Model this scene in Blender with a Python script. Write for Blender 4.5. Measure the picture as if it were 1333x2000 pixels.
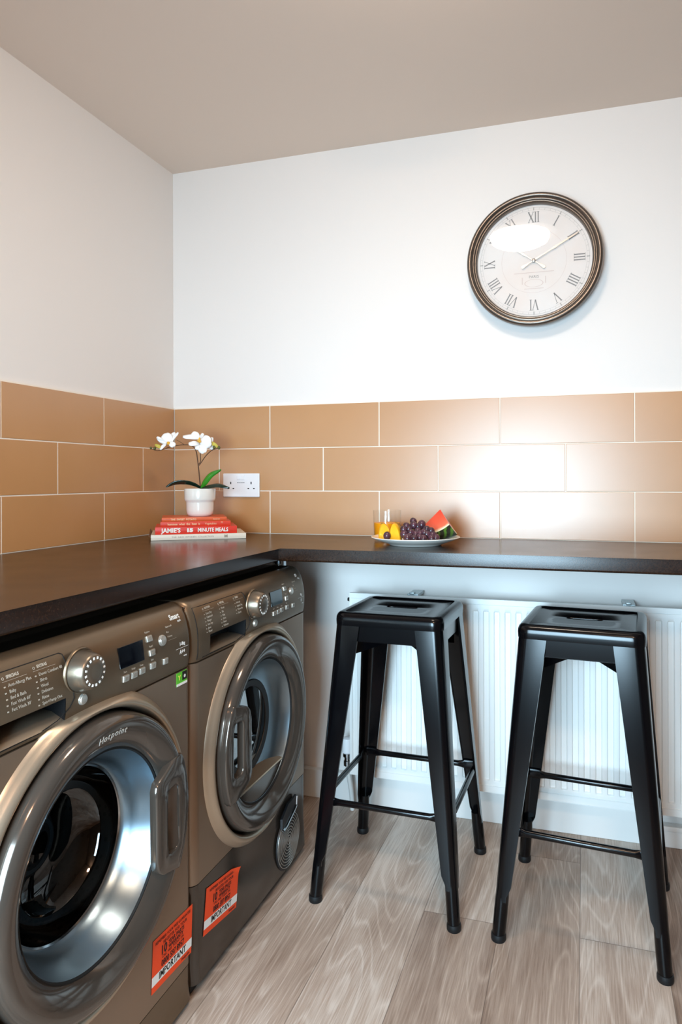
import bpy, bmesh, math, random
from mathutils import Vector, Matrix, noise

# ------------------------------------------------------------------ clear
for o in list(bpy.data.objects):
    bpy.data.objects.remove(o, do_unlink=True)
S = bpy.context.scene
C = S.collection
PI = math.pi

# ------------------------------------------------------------------ camera
YAW, ROLL, FPX = 0.29831, -0.00268, 1347.38
cam_d = bpy.data.cameras.new('camera')
cam = bpy.data.objects.new('camera', cam_d)
C.objects.link(cam)
c_, s_ = math.cos(YAW), math.sin(YAW)
F_ = Vector((-s_, c_, 0)); R_ = Vector((c_, s_, 0)); U_ = Vector((0, 0, 1))
R2 = R_ * math.cos(ROLL) + U_ * math.sin(ROLL)
U2 = -R_ * math.sin(ROLL) + U_ * math.cos(ROLL)
M = Matrix((R2, U2, -F_)).transposed().to_4x4()
M.translation = Vector((1.4747, -2.2598, 1.115))
cam.matrix_world = M
cam_d.sensor_fit = 'VERTICAL'
cam_d.sensor_height = 36.0
cam_d.lens = FPX * 36.0 / 2000.0
cam_d.shift_x = -61.6 / 2000.0
cam_d.shift_y = -66.8 / 2000.0
cam_d.clip_start = 0.02
S.camera = cam

# ------------------------------------------------------------------ view / world
S.view_settings.view_transform = 'Standard'
S.view_settings.look = 'None'
S.view_settings.gamma = 1.0
S.view_settings.use_curve_mapping = False
S.view_settings.exposure = 0.0
w = bpy.data.worlds.new('sky'); S.world = w; w.use_nodes = True
bgn = w.node_tree.nodes['Background']
bgn.inputs[0].default_value = (0.35, 0.62, 1.0, 1)
bgn.inputs[1].default_value = 0.3

# daylight coming through the window behind the camera
LAMP_POS = (1.19, -1.08, 2.263)
DAY_POWER = 43
LAMP_STRENGTH = 52.0
LAMP_COLOR = (1.0, 0.85, 0.70)
FILL_COLOR = (1.0, 0.68, 0.45)
FILL_STRENGTH = 100.0
def area(name, loc, rot, sx, sy, power, col, spread=PI):
    d = bpy.data.lights.new(name, 'AREA'); d.shape = 'RECTANGLE'; d.size = sx; d.size_y = sy
    d.energy = power; d.color = col; d.spread = spread
    o = bpy.data.objects.new(name, d); C.objects.link(o); o.location = loc; o.rotation_euler = rot
    return o
day = area('daylight', (1.1, -3.72, 1.02), (PI/2, 0, 0), 1.0, 1.9, DAY_POWER, (0.55, 0.81, 1.0))

# ------------------------------------------------------------------ colour + material helpers
def lin(h):
    if isinstance(h, str):
        h = [int(h[i:i+2], 16) / 255 for i in (0, 2, 4)]
    return tuple(((v/12.92) if v <= 0.04045 else ((v+0.055)/1.055)**2.4) for v in h[:3]) + (1,)
MATS = {}
def mat(name, col, rough=0.5, metal=0.0, spec=0.5, coat=0.0, bump=None, vary=None, emit=None, trans=0.0, ior=1.45, coat_rough=0.05):
    if name in MATS: return MATS[name]
    m = bpy.data.materials.new(name); m.use_nodes = True
    nt = m.node_tree; b = nt.nodes['Principled BSDF']
    b.inputs['Base Color'].default_value = lin(col)
    b.inputs['Roughness'].default_value = rough
    b.inputs['Metallic'].default_value = metal
    b.inputs['Specular IOR Level'].default_value = spec
    b.inputs['Coat Weight'].default_value = coat
    b.inputs['Coat Roughness'].default_value = coat_rough
    b.inputs['Transmission Weight'].default_value = trans
    b.inputs['IOR'].default_value = ior
    tc = nt.nodes.new('ShaderNodeTexCoord')
    if vary:   # (scale, colour2, amount)
        n = nt.nodes.new('ShaderNodeTexNoise'); n.inputs['Scale'].default_value = vary[0]; n.inputs['Detail'].default_value = 5
        nt.links.new(tc.outputs['Object'], n.inputs['Vector'])
        r = nt.nodes.new('ShaderNodeValToRGB'); r.color_ramp.elements[0].position = 0.35; r.color_ramp.elements[1].position = 0.68
        r.color_ramp.elements[0].color = lin(col); r.color_ramp.elements[1].color = lin(vary[1])
        nt.links.new(n.outputs['Fac'], r.inputs['Fac']); nt.links.new(r.outputs['Color'], b.inputs['Base Color'])
    if bump:   # (scale, strength, distance)
        n = nt.nodes.new('ShaderNodeTexNoise'); n.inputs['Scale'].default_value = bump[0]; n.inputs['Detail'].default_value = 4
        nt.links.new(tc.outputs['Object'], n.inputs['Vector'])
        bp = nt.nodes.new('ShaderNodeBump'); bp.inputs['Strength'].default_value = bump[1]; bp.inputs['Distance'].default_value = bump[2]
        nt.links.new(n.outputs['Fac'], bp.inputs['Height']); nt.links.new(bp.outputs['Normal'], b.inputs['Normal'])
    if emit:
        b.inputs['Emission Color'].default_value = (*emit[0], 1); b.inputs['Emission Strength'].default_value = emit[1]
    MATS[name] = m
    return m
def glass_mat(name, tint, ior=1.45, rough=0.0, boost=1.0):
    # clear pane: tinted see-through with Fresnel reflection
    if name in MATS: return MATS[name]
    m = bpy.data.materials.new(name); m.use_nodes = True; nt = m.node_tree
    for n in list(nt.nodes): nt.nodes.remove(n)
    out = nt.nodes.new('ShaderNodeOutputMaterial'); mx = nt.nodes.new('ShaderNodeMixShader')
    t = nt.nodes.new('ShaderNodeBsdfTransparent'); t.inputs[0].default_value = (*tint, 1)
    g = nt.nodes.new('ShaderNodeBsdfGlossy'); g.inputs['Roughness'].default_value = rough
    f = nt.nodes.new('ShaderNodeFresnel')
    ge = nt.nodes.new('ShaderNodeNewGeometry'); mi_ = nt.nodes.new('ShaderNodeMix'); mi_.inputs[2].default_value = ior; mi_.inputs[3].default_value = 1/ior
    nt.links.new(ge.outputs['Backfacing'], mi_.inputs[0]); nt.links.new(mi_.outputs[0], f.inputs[0])
    k = nt.nodes.new('ShaderNodeMath'); k.operation = 'MULTIPLY'; k.inputs[1].default_value = boost; k.use_clamp = True
    nt.links.new(f.outputs[0], k.inputs[0]); nt.links.new(k.outputs[0], mx.inputs[0])
    nt.links.new(t.outputs[0], mx.inputs[1]); nt.links.new(g.outputs[0], mx.inputs[2]); nt.links.new(mx.outputs[0], out.inputs[0])
    MATS[name] = m
    return m

# ------------------------------------------------------------------ object helpers
def link(name, me, m=None, parent=None, smooth=True, angle=40):
    o = bpy.data.objects.new(name, me); C.objects.link(o)
    if m is not None:
        for mm in (m if isinstance(m, (list, tuple)) else [m]): me.materials.append(mm)
    if parent: o.parent = parent
    if smooth:
        me.polygons.foreach_set('use_smooth', [True] * len(me.polygons))
        try: me.set_sharp_from_angle(angle=math.radians(angle))
        except Exception: pass
    return o
WN = {'trim_1', 'trim_2', 'trim_3', 'worktop', 'baseboard_back', 'face_plate', 'rocker_switch', 'cover', 'button', 'back_panel', 'cabinet', 'wall_bracket', 'display', 'window_1', 'cross_brace', 'apron_rail', 'plinth'}
def bobj(name, bm, m=None, parent=None, smooth=True, angle=40, weld=False, recalc=True):
    if weld: bmesh.ops.remove_doubles(bm, verts=bm.verts, dist=1e-5)
    if recalc: bmesh.ops.recalc_face_normals(bm, faces=bm.faces)
    me = bpy.data.meshes.new(name); bm.to_mesh(me); bm.free()
    o = link(name, me, m, parent, smooth, angle)
    if name in WN:
        k = o.modifiers.new('wn', 'WEIGHTED_NORMAL'); k.keep_sharp = True
    return o
def tag(o, label=None, cat=None, group=None, kind=None):
    if label: o['label'] = label
    if cat: o['category'] = cat
    if group: o['group'] = group
    if kind: o['kind'] = kind
    return o
def thing(name, label, cat, loc=(0, 0, 0), rotz=0.0, group=None):
    o = bpy.data.objects.new(name, None); C.objects.link(o); o.location = loc; o.rotation_euler = (0, 0, rotz)
    o.empty_display_size = 0.05
    return tag(o, label, cat, group)
def struct(o): o['kind'] = 'structure'; return o
def box(bm, a, b, bev=0.0, seg=2, mi=0):
    n0 = set(bm.verts)
    r = bmesh.ops.create_cube(bm, size=1.0)
    for v in r['verts']:
        v.co = Vector([a[i] + (b[i]-a[i]) * (v.co[i] + 0.5) for i in range(3)])
    fs = {f for v in r['verts'] for f in v.link_faces}
    for f in fs: f.material_index = mi
    if bev > 0:
        es = {e for v in r['verts'] for e in v.link_edges}
        bmesh.ops.bevel(bm, geom=list(es), offset=bev, segments=seg, affect='EDGES', profile=0.5)
    return [v for v in bm.verts if v not in n0]
def grid_face(bm, rows, closed_u=False, closed_v=False, mi=0, flip=False):
    vs = [[bm.verts.new(p) for p in r] for r in rows]
    nu = len(vs); nv = len(vs[0])
    for i in range(nu if closed_u else nu-1):
        for j in range(nv if closed_v else nv-1):
            q = [vs[i][j], vs[i][(j+1) % nv], vs[(i+1) % nu][(j+1) % nv], vs[(i+1) % nu][j]]
            if flip: q.reverse()
            try:
                f = bm.faces.new(q); f.material_index = mi
            except ValueError: pass
    return vs
def cap(bm, ring, mi=0):
    try:
        f = bm.faces.new(ring); f.material_index = mi; return f
    except ValueError: return None
def tube(bm, pts, r, seg=10, caps=True, mi=0):
    pts = [Vector(p) for p in pts]
    rs = r if isinstance(r, (list, tuple)) else [r] * len(pts)
    rows = []; up = Vector((0, 0, 1)); prev = None
    for i, p in enumerate(pts):
        t = (pts[min(i+1, len(pts)-1)] - pts[max(i-1, 0)]).normalized()
        if prev is None:
            a = up if abs(t.dot(up)) < 0.9 else Vector((1, 0, 0)); n = t.cross(a).normalized()
        else:
            n = (prev - t * prev.dot(t)).normalized()
        prev = n; b = t.cross(n)
        rows.append([p + (n*math.cos(2*PI*k/seg) + b*math.sin(2*PI*k/seg)) * rs[i] for k in range(seg)])
    vs = grid_face(bm, rows, closed_v=True, mi=mi)
    if caps: cap(bm, vs[0], mi); cap(bm, vs[-1], mi)
    return vs
def lathe(bm, prof, seg=64, axis='z', o=(0, 0, 0), cap0=False, cap1=False, mi=0):
    # prof: list of (radius, height along axis); axis x: circle in y,z ; axis y: circle in x,z
    rows = []
    for r, h in prof:
        row = []
        for k in range(seg):
            a = 2*PI*k/seg; ca, sa = r*math.cos(a), r*math.sin(a)
            if axis == 'z': p = (ca, sa, h)
            elif axis == 'x': p = (h, ca, sa)
            else: p = (ca, h, sa)
            row.append((p[0]+o[0], p[1]+o[1], p[2]+o[2]))
        rows.append(row)
    vs = grid_face(bm, rows, closed_v=True, mi=mi)
    if cap0: cap(bm, vs[0], mi)
    if cap1: cap(bm, vs[-1], mi)
    return vs
def smooth_curve(pts, n=8):
    P = [Vector(p) for p in pts]; P = [P[0]*2-P[1]] + P + [P[-1]*2-P[-2]]; out = []
    for i in range(1, len(P)-2):
        for k in range(n):
            t = k/n; a, b, c, d = P[i-1], P[i], P[i+1], P[i+2]
            out.append(0.5*((2*b)+(c-a)*t+(2*a-5*b+4*c-d)*t*t+(3*b-a-3*c+d)*t**3))
    out.append(P[-2]); return out
FONTCACHE = {}
def text_mesh(name, body, size, mtx, m, parent, align='LEFT', ext=0.0002, bold=0.0, sx=1.0, shear=0.0):
    cu = bpy.data.curves.new('t', 'FONT'); cu.body = body; cu.size = size; cu.extrude = ext
    cu.align_x = align; cu.align_y = 'CENTER'; cu.offset = bold; cu.resolution_u = 2; cu.shear = shear
    o = bpy.data.objects.new('t', cu); C.objects.link(o)
    me = bpy.data.meshes.new_from_object(o); bpy.data.objects.remove(o, do_unlink=True); bpy.data.curves.remove(cu)
    me.transform(Matrix.Diagonal((sx, 1, 1, 1))); me.transform(mtx); me.name = name
    me.materials.clear()
    return link(name, me, m, parent, smooth=False)
def merge_meshes(name, objs, parent, m):
    bm = bmesh.new()
    for o in objs:
        bm.from_mesh(o.data)
    for o in objs:
        bpy.data.objects.remove(o, do_unlink=True)
    return bobj(name, bm, m, parent, smooth=False, recalc=False)
def ray_poly(c, ang, poly):
    dx, dy = math.cos(ang), math.sin(ang); best = None
    for i in range(len(poly)):
        (x1, y1), (x2, y2) = poly[i], poly[(i+1) % len(poly)]
        ex, ey = x2-x1, y2-y1; den = dx*ey - dy*ex
        if abs(den) < 1e-12: continue
        t = ((x1-c[0])*ey - (y1-c[1])*ex)/den; u = ((x1-c[0])*dy - (y1-c[1])*dx)/den
        if t > 0 and -1e-6 <= u <= 1+1e-6 and (best is None or t > best): best = t
    return (c[0]+dx*best, c[1]+dy*best)
def rrect(hx, hy, r, n=6, cx=0, cy=0):
    pts = []
    for (sx, sy, a0) in ((1, 1, 0), (-1, 1, 90), (-1, -1, 180), (1, -1, 270)):
        for k in range(n+1):
            a = math.radians(a0 + 90*k/n)
            pts.append((cx + sx*(hx-r) + r*math.cos(a), cy + sy*(hy-r) + r*math.sin(a)))
    return pts

# ------------------------------------------------------------------ materials
M_wall = mat('wall_paint', 'EDE5DF', 0.75, bump=(180, 0.06, 0.002))
M_wall_low = M_wall
M_ceil = mat('ceiling_paint', 'E6D2C2', 0.85, bump=(140, 0.05, 0.002))
M_grout = mat('grout', 'F2E6D6', 0.8)
M_trim = mat('white_gloss_paint', 'E9E6E2', 0.35)
M_rad = mat('radiator_enamel', 'F4F2EE', 0.3)
M_black = mat('black_gloss_metal', '050507', 0.19, spec=0.38)
M_rubber = mat('black_rubber', '0C0C0E', 0.55)
M_steel = mat('graphite_paint', '917B68', 0.34, metal=0.72, bump=(900, 0.02, 0.0004))
M_steel2 = mat('graphite_panel', '76634F', 0.34, metal=0.7)
M_trim_lit = mat('door_trim_lit', 'B8A48E', 0.31, metal=0.75)  # lighter than the graphite body: highlight put into the colour
M_dark = mat('dark_kick_panel', '524840', 0.16, metal=0.6)
M_door = mat('door_plastic', '5A5048', 0.14, metal=0.55, coat=0.2)
M_chrome = mat('chrome', 'B9BEC2', 0.13, metal=1.0)
M_funnel = mat('polished_bezel', '8898A2', 0.30, metal=0.95)
M_gasket = mat('gasket', '1A1A1C', 0.5)
M_gap = mat('seam_black', '0B0A0A', 0.7)
M_screen = mat('display_screen', '0A0C14', 0.08, coat=1.0)
M_btn = mat('silver_button', 'C6C0B6', 0.28, metal=0.7)
M_print = mat('panel_print', 'B3A696', 0.6)
M_printw = mat('white_print', 'F2EFEA', 0.6)
M_doorglass = glass_mat('door_glass', (0.16, 0.18, 0.20), 1.75, 0.0, 1.0)
M_dryglass = glass_mat("dryer_door_glass", (0.10, 0.12, 0.14), 3.4, 0.02, 1.1)
M_orange = mat('orange_sticker', 'FA4808', 0.45)
M_white = mat('white_paper', 'F2EFEA', 0.6)
M_ink = mat('black_ink', '1A1210', 0.6)
M_inkb = mat('brown_ink', '8A1E08', 0.6)
M_green = mat('green_label', '5FBF2E', 0.5)
M_bronze = mat('clock_bronze', '6E645C', 0.28, metal=0.8)
M_ceramic = mat('ceramic_white', 'EFE9E0', 0.22, coat=0.3)
M_plastic = mat('socket_plastic', 'F1EFF0', 0.3)

def worktop_mat():
    m = mat('black_laminate', '231C19', 0.24, spec=0.42)
    nt = m.node_tree; b = nt.nodes['Principled BSDF']
    tc = nt.nodes.new('ShaderNodeTexCoord')
    n = nt.nodes.new('ShaderNodeTexNoise'); n.inputs['Scale'].default_value = 260; n.inputs['Detail'].default_value = 3
    n2 = nt.nodes.new('ShaderNodeTexNoise'); n2.inputs['Scale'].default_value = 9; n2.inputs['Detail'].default_value = 6
    nt.links.new(tc.outputs['Object'], n.inputs['Vector']); nt.links.new(tc.outputs['Object'], n2.inputs['Vector'])
    r = nt.nodes.new('ShaderNodeValToRGB'); r.color_ramp.elements[0].position = 0.4; r.color_ramp.elements[1].position = 0.75
    r.color_ramp.elements[0].color = lin('22120A'); r.color_ramp.elements[1].color = lin('342014')
    nt.links.new(n.outputs['Fac'], r.inputs['Fac']); nt.links.new(r.outputs['Color'], b.inputs['Base Color'])
    mr = nt.nodes.new('ShaderNodeMapRange'); mr.inputs['To Min'].default_value = 0.17; mr.inputs['To Max'].default_value = 0.28
    nt.links.new(n2.outputs['Fac'], mr.inputs['Value']); nt.links.new(mr.outputs['Result'], b.inputs['Roughness'])
    bp = nt.nodes.new('ShaderNodeBump'); bp.inputs['Strength'].default_value = 0.06; bp.inputs['Distance'].default_value = 0.0005
    nt.links.new(n.outputs['Fac'], bp.inputs['Height']); nt.links.new(bp.outputs['Normal'], b.inputs['Normal'])
    return m
M_worktop = worktop_mat()

def tile_mat():
    m = mat('satin_tile', 'B78A5E', 0.36, spec=0.5, coat=1.0, coat_rough=0.35); m.node_tree.nodes['Principled BSDF'].inputs['Coat IOR'].default_value = 1.6
    nt = m.node_tree; b = nt.nodes['Principled BSDF']
    tc = nt.nodes.new('ShaderNodeTexCoord')
    n = nt.nodes.new('ShaderNodeTexNoise'); n.inputs['Scale'].default_value = 7; n.inputs['Detail'].default_value = 3
    nt.links.new(tc.outputs['Object'], n.inputs['Vector'])
    r = nt.nodes.new('ShaderNodeValToRGB'); r.color_ramp.elements[0].color = lin('BA8450'); r.color_ramp.elements[1].color = lin('C28C59')
    nt.links.new(n.outputs['Fac'], r.inputs['Fac']); nt.links.new(r.outputs['Color'], b.inputs['Base Color'])
    bp = nt.nodes.new('ShaderNodeBump'); bp.inputs['Strength'].default_value = 0.05; bp.inputs['Distance'].default_value = 0.004
    nt.links.new(n.outputs['Fac'], bp.inputs['Height']); nt.links.new(bp.outputs['Normal'], b.inputs['Normal'])
    return m
M_tile = tile_mat()

def floor_mat():
    m = bpy.data.materials.new('oak_laminate'); m.use_nodes = True; nt = m.node_tree; b = nt.nodes['Principled BSDF']
    N = nt.nodes.new; L = nt.links.new
    tc = N('ShaderNodeTexCoord'); sp = N('ShaderNodeSeparateXYZ'); L(tc.outputs['Object'], sp.inputs[0])
    def math_(op, a, b_=None, c=None):
        k = N('ShaderNodeMath'); k.operation = op
        for i, v in enumerate((a, b_, c)):
            if v is None: continue
            if isinstance(v, (int, float)): k.inputs[i].default_value = v
            else: L(v, k.inputs[i])
        return k.outputs[0]
    PW, PL = 0.192, 1.25
    xs = math_('DIVIDE', math_('ADD', sp.outputs[0], 0.075), PW)
    col = math_('FLOOR', xs); fx = math_('FRACT', xs)
    wn = N('ShaderNodeTexWhiteNoise'); wn.noise_dimensions = '1D'; L(col, wn.inputs['W'])
    ys = math_('ADD', math_('DIVIDE', sp.outputs[1], PL), math_('MULTIPLY', wn.outputs['Value'], 3.7))
    row = math_('FLOOR', ys); fy = math_('FRACT', ys)
    cb = N('ShaderNodeCombineXYZ'); L(col, cb.inputs[0]); L(row, cb.inputs[1])
    wn2 = N('ShaderNodeTexWhiteNoise'); wn2.noise_dimensions = '2D'; L(cb.outputs[0], wn2.inputs['Vector'])
    sw = N('ShaderNodeSeparateXYZ'); L(wn2.outputs['Color'], sw.inputs[0])
    # grain coordinates: stretched along y and shifted per plank
    px = math_('ADD', sp.outputs[0], math_('MULTIPLY', sw.outputs[0], 7.0))
    py = math_('ADD', sp.outputs[1], math_('MULTIPLY', sw.outputs[1], 9.0))
    gv = N('ShaderNodeCombineXYZ'); L(px, gv.inputs[0]); L(math_('MULTIPLY', py, 0.16), gv.inputs[1])
    warp = N('ShaderNodeTexNoise'); warp.inputs['Scale'].default_value = 4.2; warp.inputs['Detail'].default_value = 1.6; L(gv.outputs[0], warp.inputs['Vector'])
    # cathedral rings: distance field warped by noise
    ring = math_('FRACT', math_('MULTIPLY', warp.outputs['Fac'], 30.0))
    ringt = math_('ABSOLUTE', math_('SUBTRACT', ring, 0.5))
    fine = N('ShaderNodeTexNoise'); fine.inputs['Scale'].default_value = 300; fine.inputs['Detail'].default_value = 5; fine.inputs['Roughness'].default_value = 0.65
    gv2 = N('ShaderNodeCombineXYZ'); L(px, gv2.inputs[0]); L(math_('MULTIPLY', py, 0.028), gv2.inputs[1]); L(gv2.outputs[0], fine.inputs['Vector'])
    broad = N('ShaderNodeTexNoise'); broad.inputs['Scale'].default_value = 8; broad.inputs['Detail'].default_value = 3
    gv3 = N('ShaderNodeCombineXYZ'); L(px, gv3.inputs[0]); L(math_('MULTIPLY', py, 0.26), gv3.inputs[1]); L(gv3.outputs[0], broad.inputs['Vector'])
    val = math_('ADD', math_('MULTIPLY', fine.outputs['Fac'], 0.50), math_('MULTIPLY', broad.outputs['Fac'], 0.62))
    rl = N('ShaderNodeMapRange'); rl.inputs['From Min'].default_value = 0.34; rl.inputs['From Max'].default_value = 0.5; rl.inputs['To Min'].default_value = 0.10; rl.inputs['To Max'].default_value = 0.19
    L(ringt, rl.inputs['Value']); val = math_('ADD', val, rl.outputs['Result'])
    val = math_('ADD', val, math_('MULTIPLY', sw.outputs[2], 0.24))
    ramp = N('ShaderNodeValToRGB'); e = ramp.color_ramp.elements
    e[0].position = 0.50; e[0].color = lin('624D3F'); e[1].position = 1.02; e[1].color = lin('D6C6B9')
    k = e.new(0.66); k.color = lin('8F7767'); k = e.new(0.84); k.color = lin('B59F8F')
    L(val, ramp.inputs['Fac'])
    # knots
    vor = N('ShaderNodeTexVoronoi'); vor.inputs['Scale'].default_value = 2.1
    gvk = N('ShaderNodeCombineXYZ'); L(px, gvk.inputs[0]); L(math_('MULTIPLY', py, 0.55), gvk.inputs[1]); L(gvk.outputs[0], vor.inputs['Vector'])
    kn = N('ShaderNodeMapRange'); kn.inputs['From Min'].default_value = 0.0; kn.inputs['From Max'].default_value = 0.045; kn.inputs['To Min'].default_value = 0.75; kn.inputs['To Max'].default_value = 0.0
    L(vor.outputs['Distance'], kn.inputs['Value'])
    mk = N('ShaderNodeMix'); mk.data_type = 'RGBA'; L(kn.outputs['Result'], mk.inputs['Factor']); L(ramp.outputs['Color'], mk.inputs[6]); mk.inputs[7].default_value = lin('4B3428')
    # plank joints
    ex = math_('MINIMUM', fx, math_('SUBTRACT', 1.0, fx)); ey = math_('MINIMUM', fy, math_('SUBTRACT', 1.0, fy))
    jx = math_('LESS_THAN', ex, 0.0055); jy = math_('LESS_THAN', ey, 0.0009)
    j = math_('MAXIMUM', jx, jy)
    mj = N('ShaderNodeMix'); mj.data_type = 'RGBA'; L(math_('MULTIPLY', j, 0.6), mj.inputs['Factor']); L(mk.outputs[2], mj.inputs[6]); mj.inputs[7].default_value = lin('5A473B')
    L(mj.outputs[2], b.inputs['Base Color'])
    b.inputs['Roughness'].default_value = 0.42; b.inputs['Specular IOR Level'].default_value = 0.4
    bp = N('ShaderNodeBump'); bp.inputs['Strength'].default_value = 0.15; bp.inputs['Distance'].default_value = 0.001
    L(fine.outputs['Fac'], bp.inputs['Height']); L(bp.outputs['Normal'], b.inputs['Normal'])
    return m
M_floor = floor_mat()

# ------------------------------------------------------------------ room shell
WT = 0.008          # plaster lies this far behind the tile faces (tile faces at x=0 and y=0)
XR, YF, ZC = 2.75, -2.95, 2.263
def slab(name, a, b, m):
    bm = bmesh.new(); box(bm, a, b); return struct(bobj(name, bm, m, smooth=False))
slab('floor', (-0.2, YF-0.2, -0.1), (XR+0.2, 0.2, 0.0), M_floor)
slab('ceiling', (-0.2, YF-0.2, ZC), (XR+0.2, 0.2, ZC+0.1), M_ceil)
slab('wall_left', (-0.2, YF-0.2, 0), (-WT, 0.2, ZC), M_wall)
slab('wall_back', (-WT, WT, 0), (XR+0.2, 0.2, ZC), M_wall)
M_wall_far = mat('far_wall_darkened', '6E645C', 0.7)  # unseen walls darkened to cut fill light and reflections
slab('wall_right', (XR, YF-0.2, 0), (XR+0.2, WT, ZC), M_wall_far)
bm = bmesh.new()
DX0, DX1, DZ0, DZ = 0.60, 1.50, 0.40, 1.50
box(bm, (-WT, YF-0.2, 0), (DX0, YF, ZC)); box(bm, (DX1, YF-0.2, 0), (XR, YF, ZC)); box(bm, (DX0, YF-0.2, DZ), (DX1, YF, ZC)); box(bm, (DX0, YF-0.2, 0), (DX1, YF, DZ0))
struct(bobj('wall_front', bm, M_wall_far, smooth=False))
bm = bmesh.new()
for a, b in (((DX0, YF-0.06, DZ0), (DX0+0.05, YF-0.0, DZ)), ((DX1-0.05, YF-0.06, DZ0), (DX1, YF, DZ)), ((DX0, YF-0.06, DZ-0.05), (DX1, YF, DZ)), ((DX0, YF-0.06, DZ0), (DX1, YF, DZ0+0.05))):
    box(bm, a, b, 0.004)
d1 = struct(bobj('window_1', bm, M_trim))
day.location = (1.05, YF+0.01, 0.95); day.data.size = 0.8; day.data.size_y = 1.0; day.data.spread = math.radians(110); day.rotation_euler = (math.radians(90-9), 0, 0)

# tiles as real bevelled pieces over a grout bed
ZT = 0.916; TH = 0.153; T2 = 0.2047
def tiles(name, horiz, length, first):
    bm = bmesh.new()
    for r in range(3):
        z0 = ZT + r*TH + 0.0015; z1 = ZT + (r+1)*TH - 0.0015
        j = [0.0]; k = first + (T2 if r != 1 else 0)
        while k < length: j.append(k); k += 2*T2
        j.append(length)
        for a, b in zip(j[:-1], j[1:]):
            a += 0.0016; b -= 0.0016
            if horiz: box(bm, (a, 0.0, z0), (b, WT-0.001, z1), 0.0012, 2)
            else: box(bm, (-WT+0.001, -b, z0), (0.0, -a, z1), 0.0012, 2)
    o = struct(bobj(name, bm, M_tile, angle=50))
    bm = bmesh.new()
    if horiz: box(bm, (0, 0.0012, ZT-0.03), (length, WT, ZT+3*TH+0.0015))
    else: box(bm, (-WT, -length, ZT-0.03), (-0.0012, 0, ZT+3*TH+0.0015))
    g = bobj('grout_bed', bm, M_grout, o, smooth=False); g['label'] = 'cream grout lines'
    return o
tiles('trim_1', True, XR, 0.1895)
tiles('trim_2', False, 2.4, 0.1914)

# skirting
bm = bmesh.new(); box(bm, (-WT, -0.018, 0), (1.646, WT, 0.097), 0.003)
struct(bobj('baseboard_back', bm, M_trim))
bm = bmesh.new(); box(bm, (1.652, -0.016, 0), (XR, WT, 0.058), 0.003); box(bm, (1.652, -0.022, 0.05), (XR, WT, 0.066), 0.004)
struct(bobj('trim_3', bm, M_trim))

# ------------------------------------------------------------------ ceiling light
def ceiling_light(loc, strength, label, col):
    t = thing('ceiling_light', label, 'ceiling light', loc, 0)
    bm = bmesh.new(); lathe(bm, [(0.001, 0), (0.168, 0), (0.17, -0.006), (0.168, -0.02), (0.155, -0.022), (0.001, -0.022)], 48)
    bobj('mounting_ring', bm, M_trim, t)
    bm = bmesh.new()
    lathe(bm, [(0.136, -0.021), (0.135, -0.035), (0.128, -0.052), (0.10, -0.066), (0.06, -0.075), (0.02, -0.078), (0.0005, -0.078)], 48)
    m = mat('lamp_diffuser_%d' % int(strength), 'FFF4E4', 0.4, emit=(col, strength))
    bobj('diffuser', bm, m, t)
    return t
ceiling_light(LAMP_POS, LAMP_STRENGTH, 'round white flush dome light on the ceiling in front of the clock', LAMP_COLOR)
ceiling_light((1.62, -2.68, ZC), FILL_STRENGTH, 'added dome light, unseen behind the viewer, warming the left wall', FILL_COLOR)  # added fill lamp, out of view, warms left wall and machine fronts

# ------------------------------------------------------------------ worktop
def worktop():
    bm = bmesh.new()
    poly = [(0.0, -0.0), (2.74, 0.0), (2.74, -0.46), (0.64, -0.46), (0.64, -2.35), (0.0, -2.35)]
    lo = [bm.verts.new((x, y, 0.878)) for x, y in poly]; hi = [bm.verts.new((x, y, 0.916)) for x, y in poly]
    n = len(poly); bm.faces.new(hi); bm.faces.new(lo[::-1])
    for i in range(n): bm.faces.new((lo[i], lo[(i+1) % n], hi[(i+1) % n], hi[i]))
    bm.edges.ensure_lookup_table()
    def on_front(v): return (abs(v.co.y+0.46) < 1e-4 or abs(v.co.x-0.64) < 1e-4)
    top = [e for e in bm.edges if all(on_front(v) and v.co.z > 0.9 for v in e.verts) and abs(e.verts[0].co.z-e.verts[1].co.z) < 1e-5 and (abs(e.verts[0].co.x-e.verts[1].co.x) < 1e-5 or abs(e.verts[0].co.y-e.verts[1].co.y) < 1e-5)]
    bmesh.ops.bevel(bm, geom=top, offset=0.013, segments=6, affect='EDGES', profile=0.5)
    bot = [e for e in bm.edges if all(on_front(v) and v.co.z < 0.879 for v in e.verts)]
    bmesh.ops.bevel(bm, geom=bot, offset=0.006, segments=3, affect='EDGES', profile=0.5)
    o = bobj('worktop', bm, M_worktop)
    tag(o, 'dark brown black laminate worktop running L-shaped along both tiled walls', 'worktop')
    return o
worktop()
bm = bmesh.new(); lathe(bm, [(0.02, 0.0), (0.032, 0.0), (0.032, 0.006), (0.021, 0.01), (0.021, 0.86), (0.03, 0.868), (0.03, 0.878), (0.001, 0.878)], 24, o=(0.567, -0.295, 0), cap0=True)
tag(bobj('support_leg', bm, M_chrome), 'round chrome post holding up the inner corner of the dark worktop', 'worktop leg')

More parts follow.
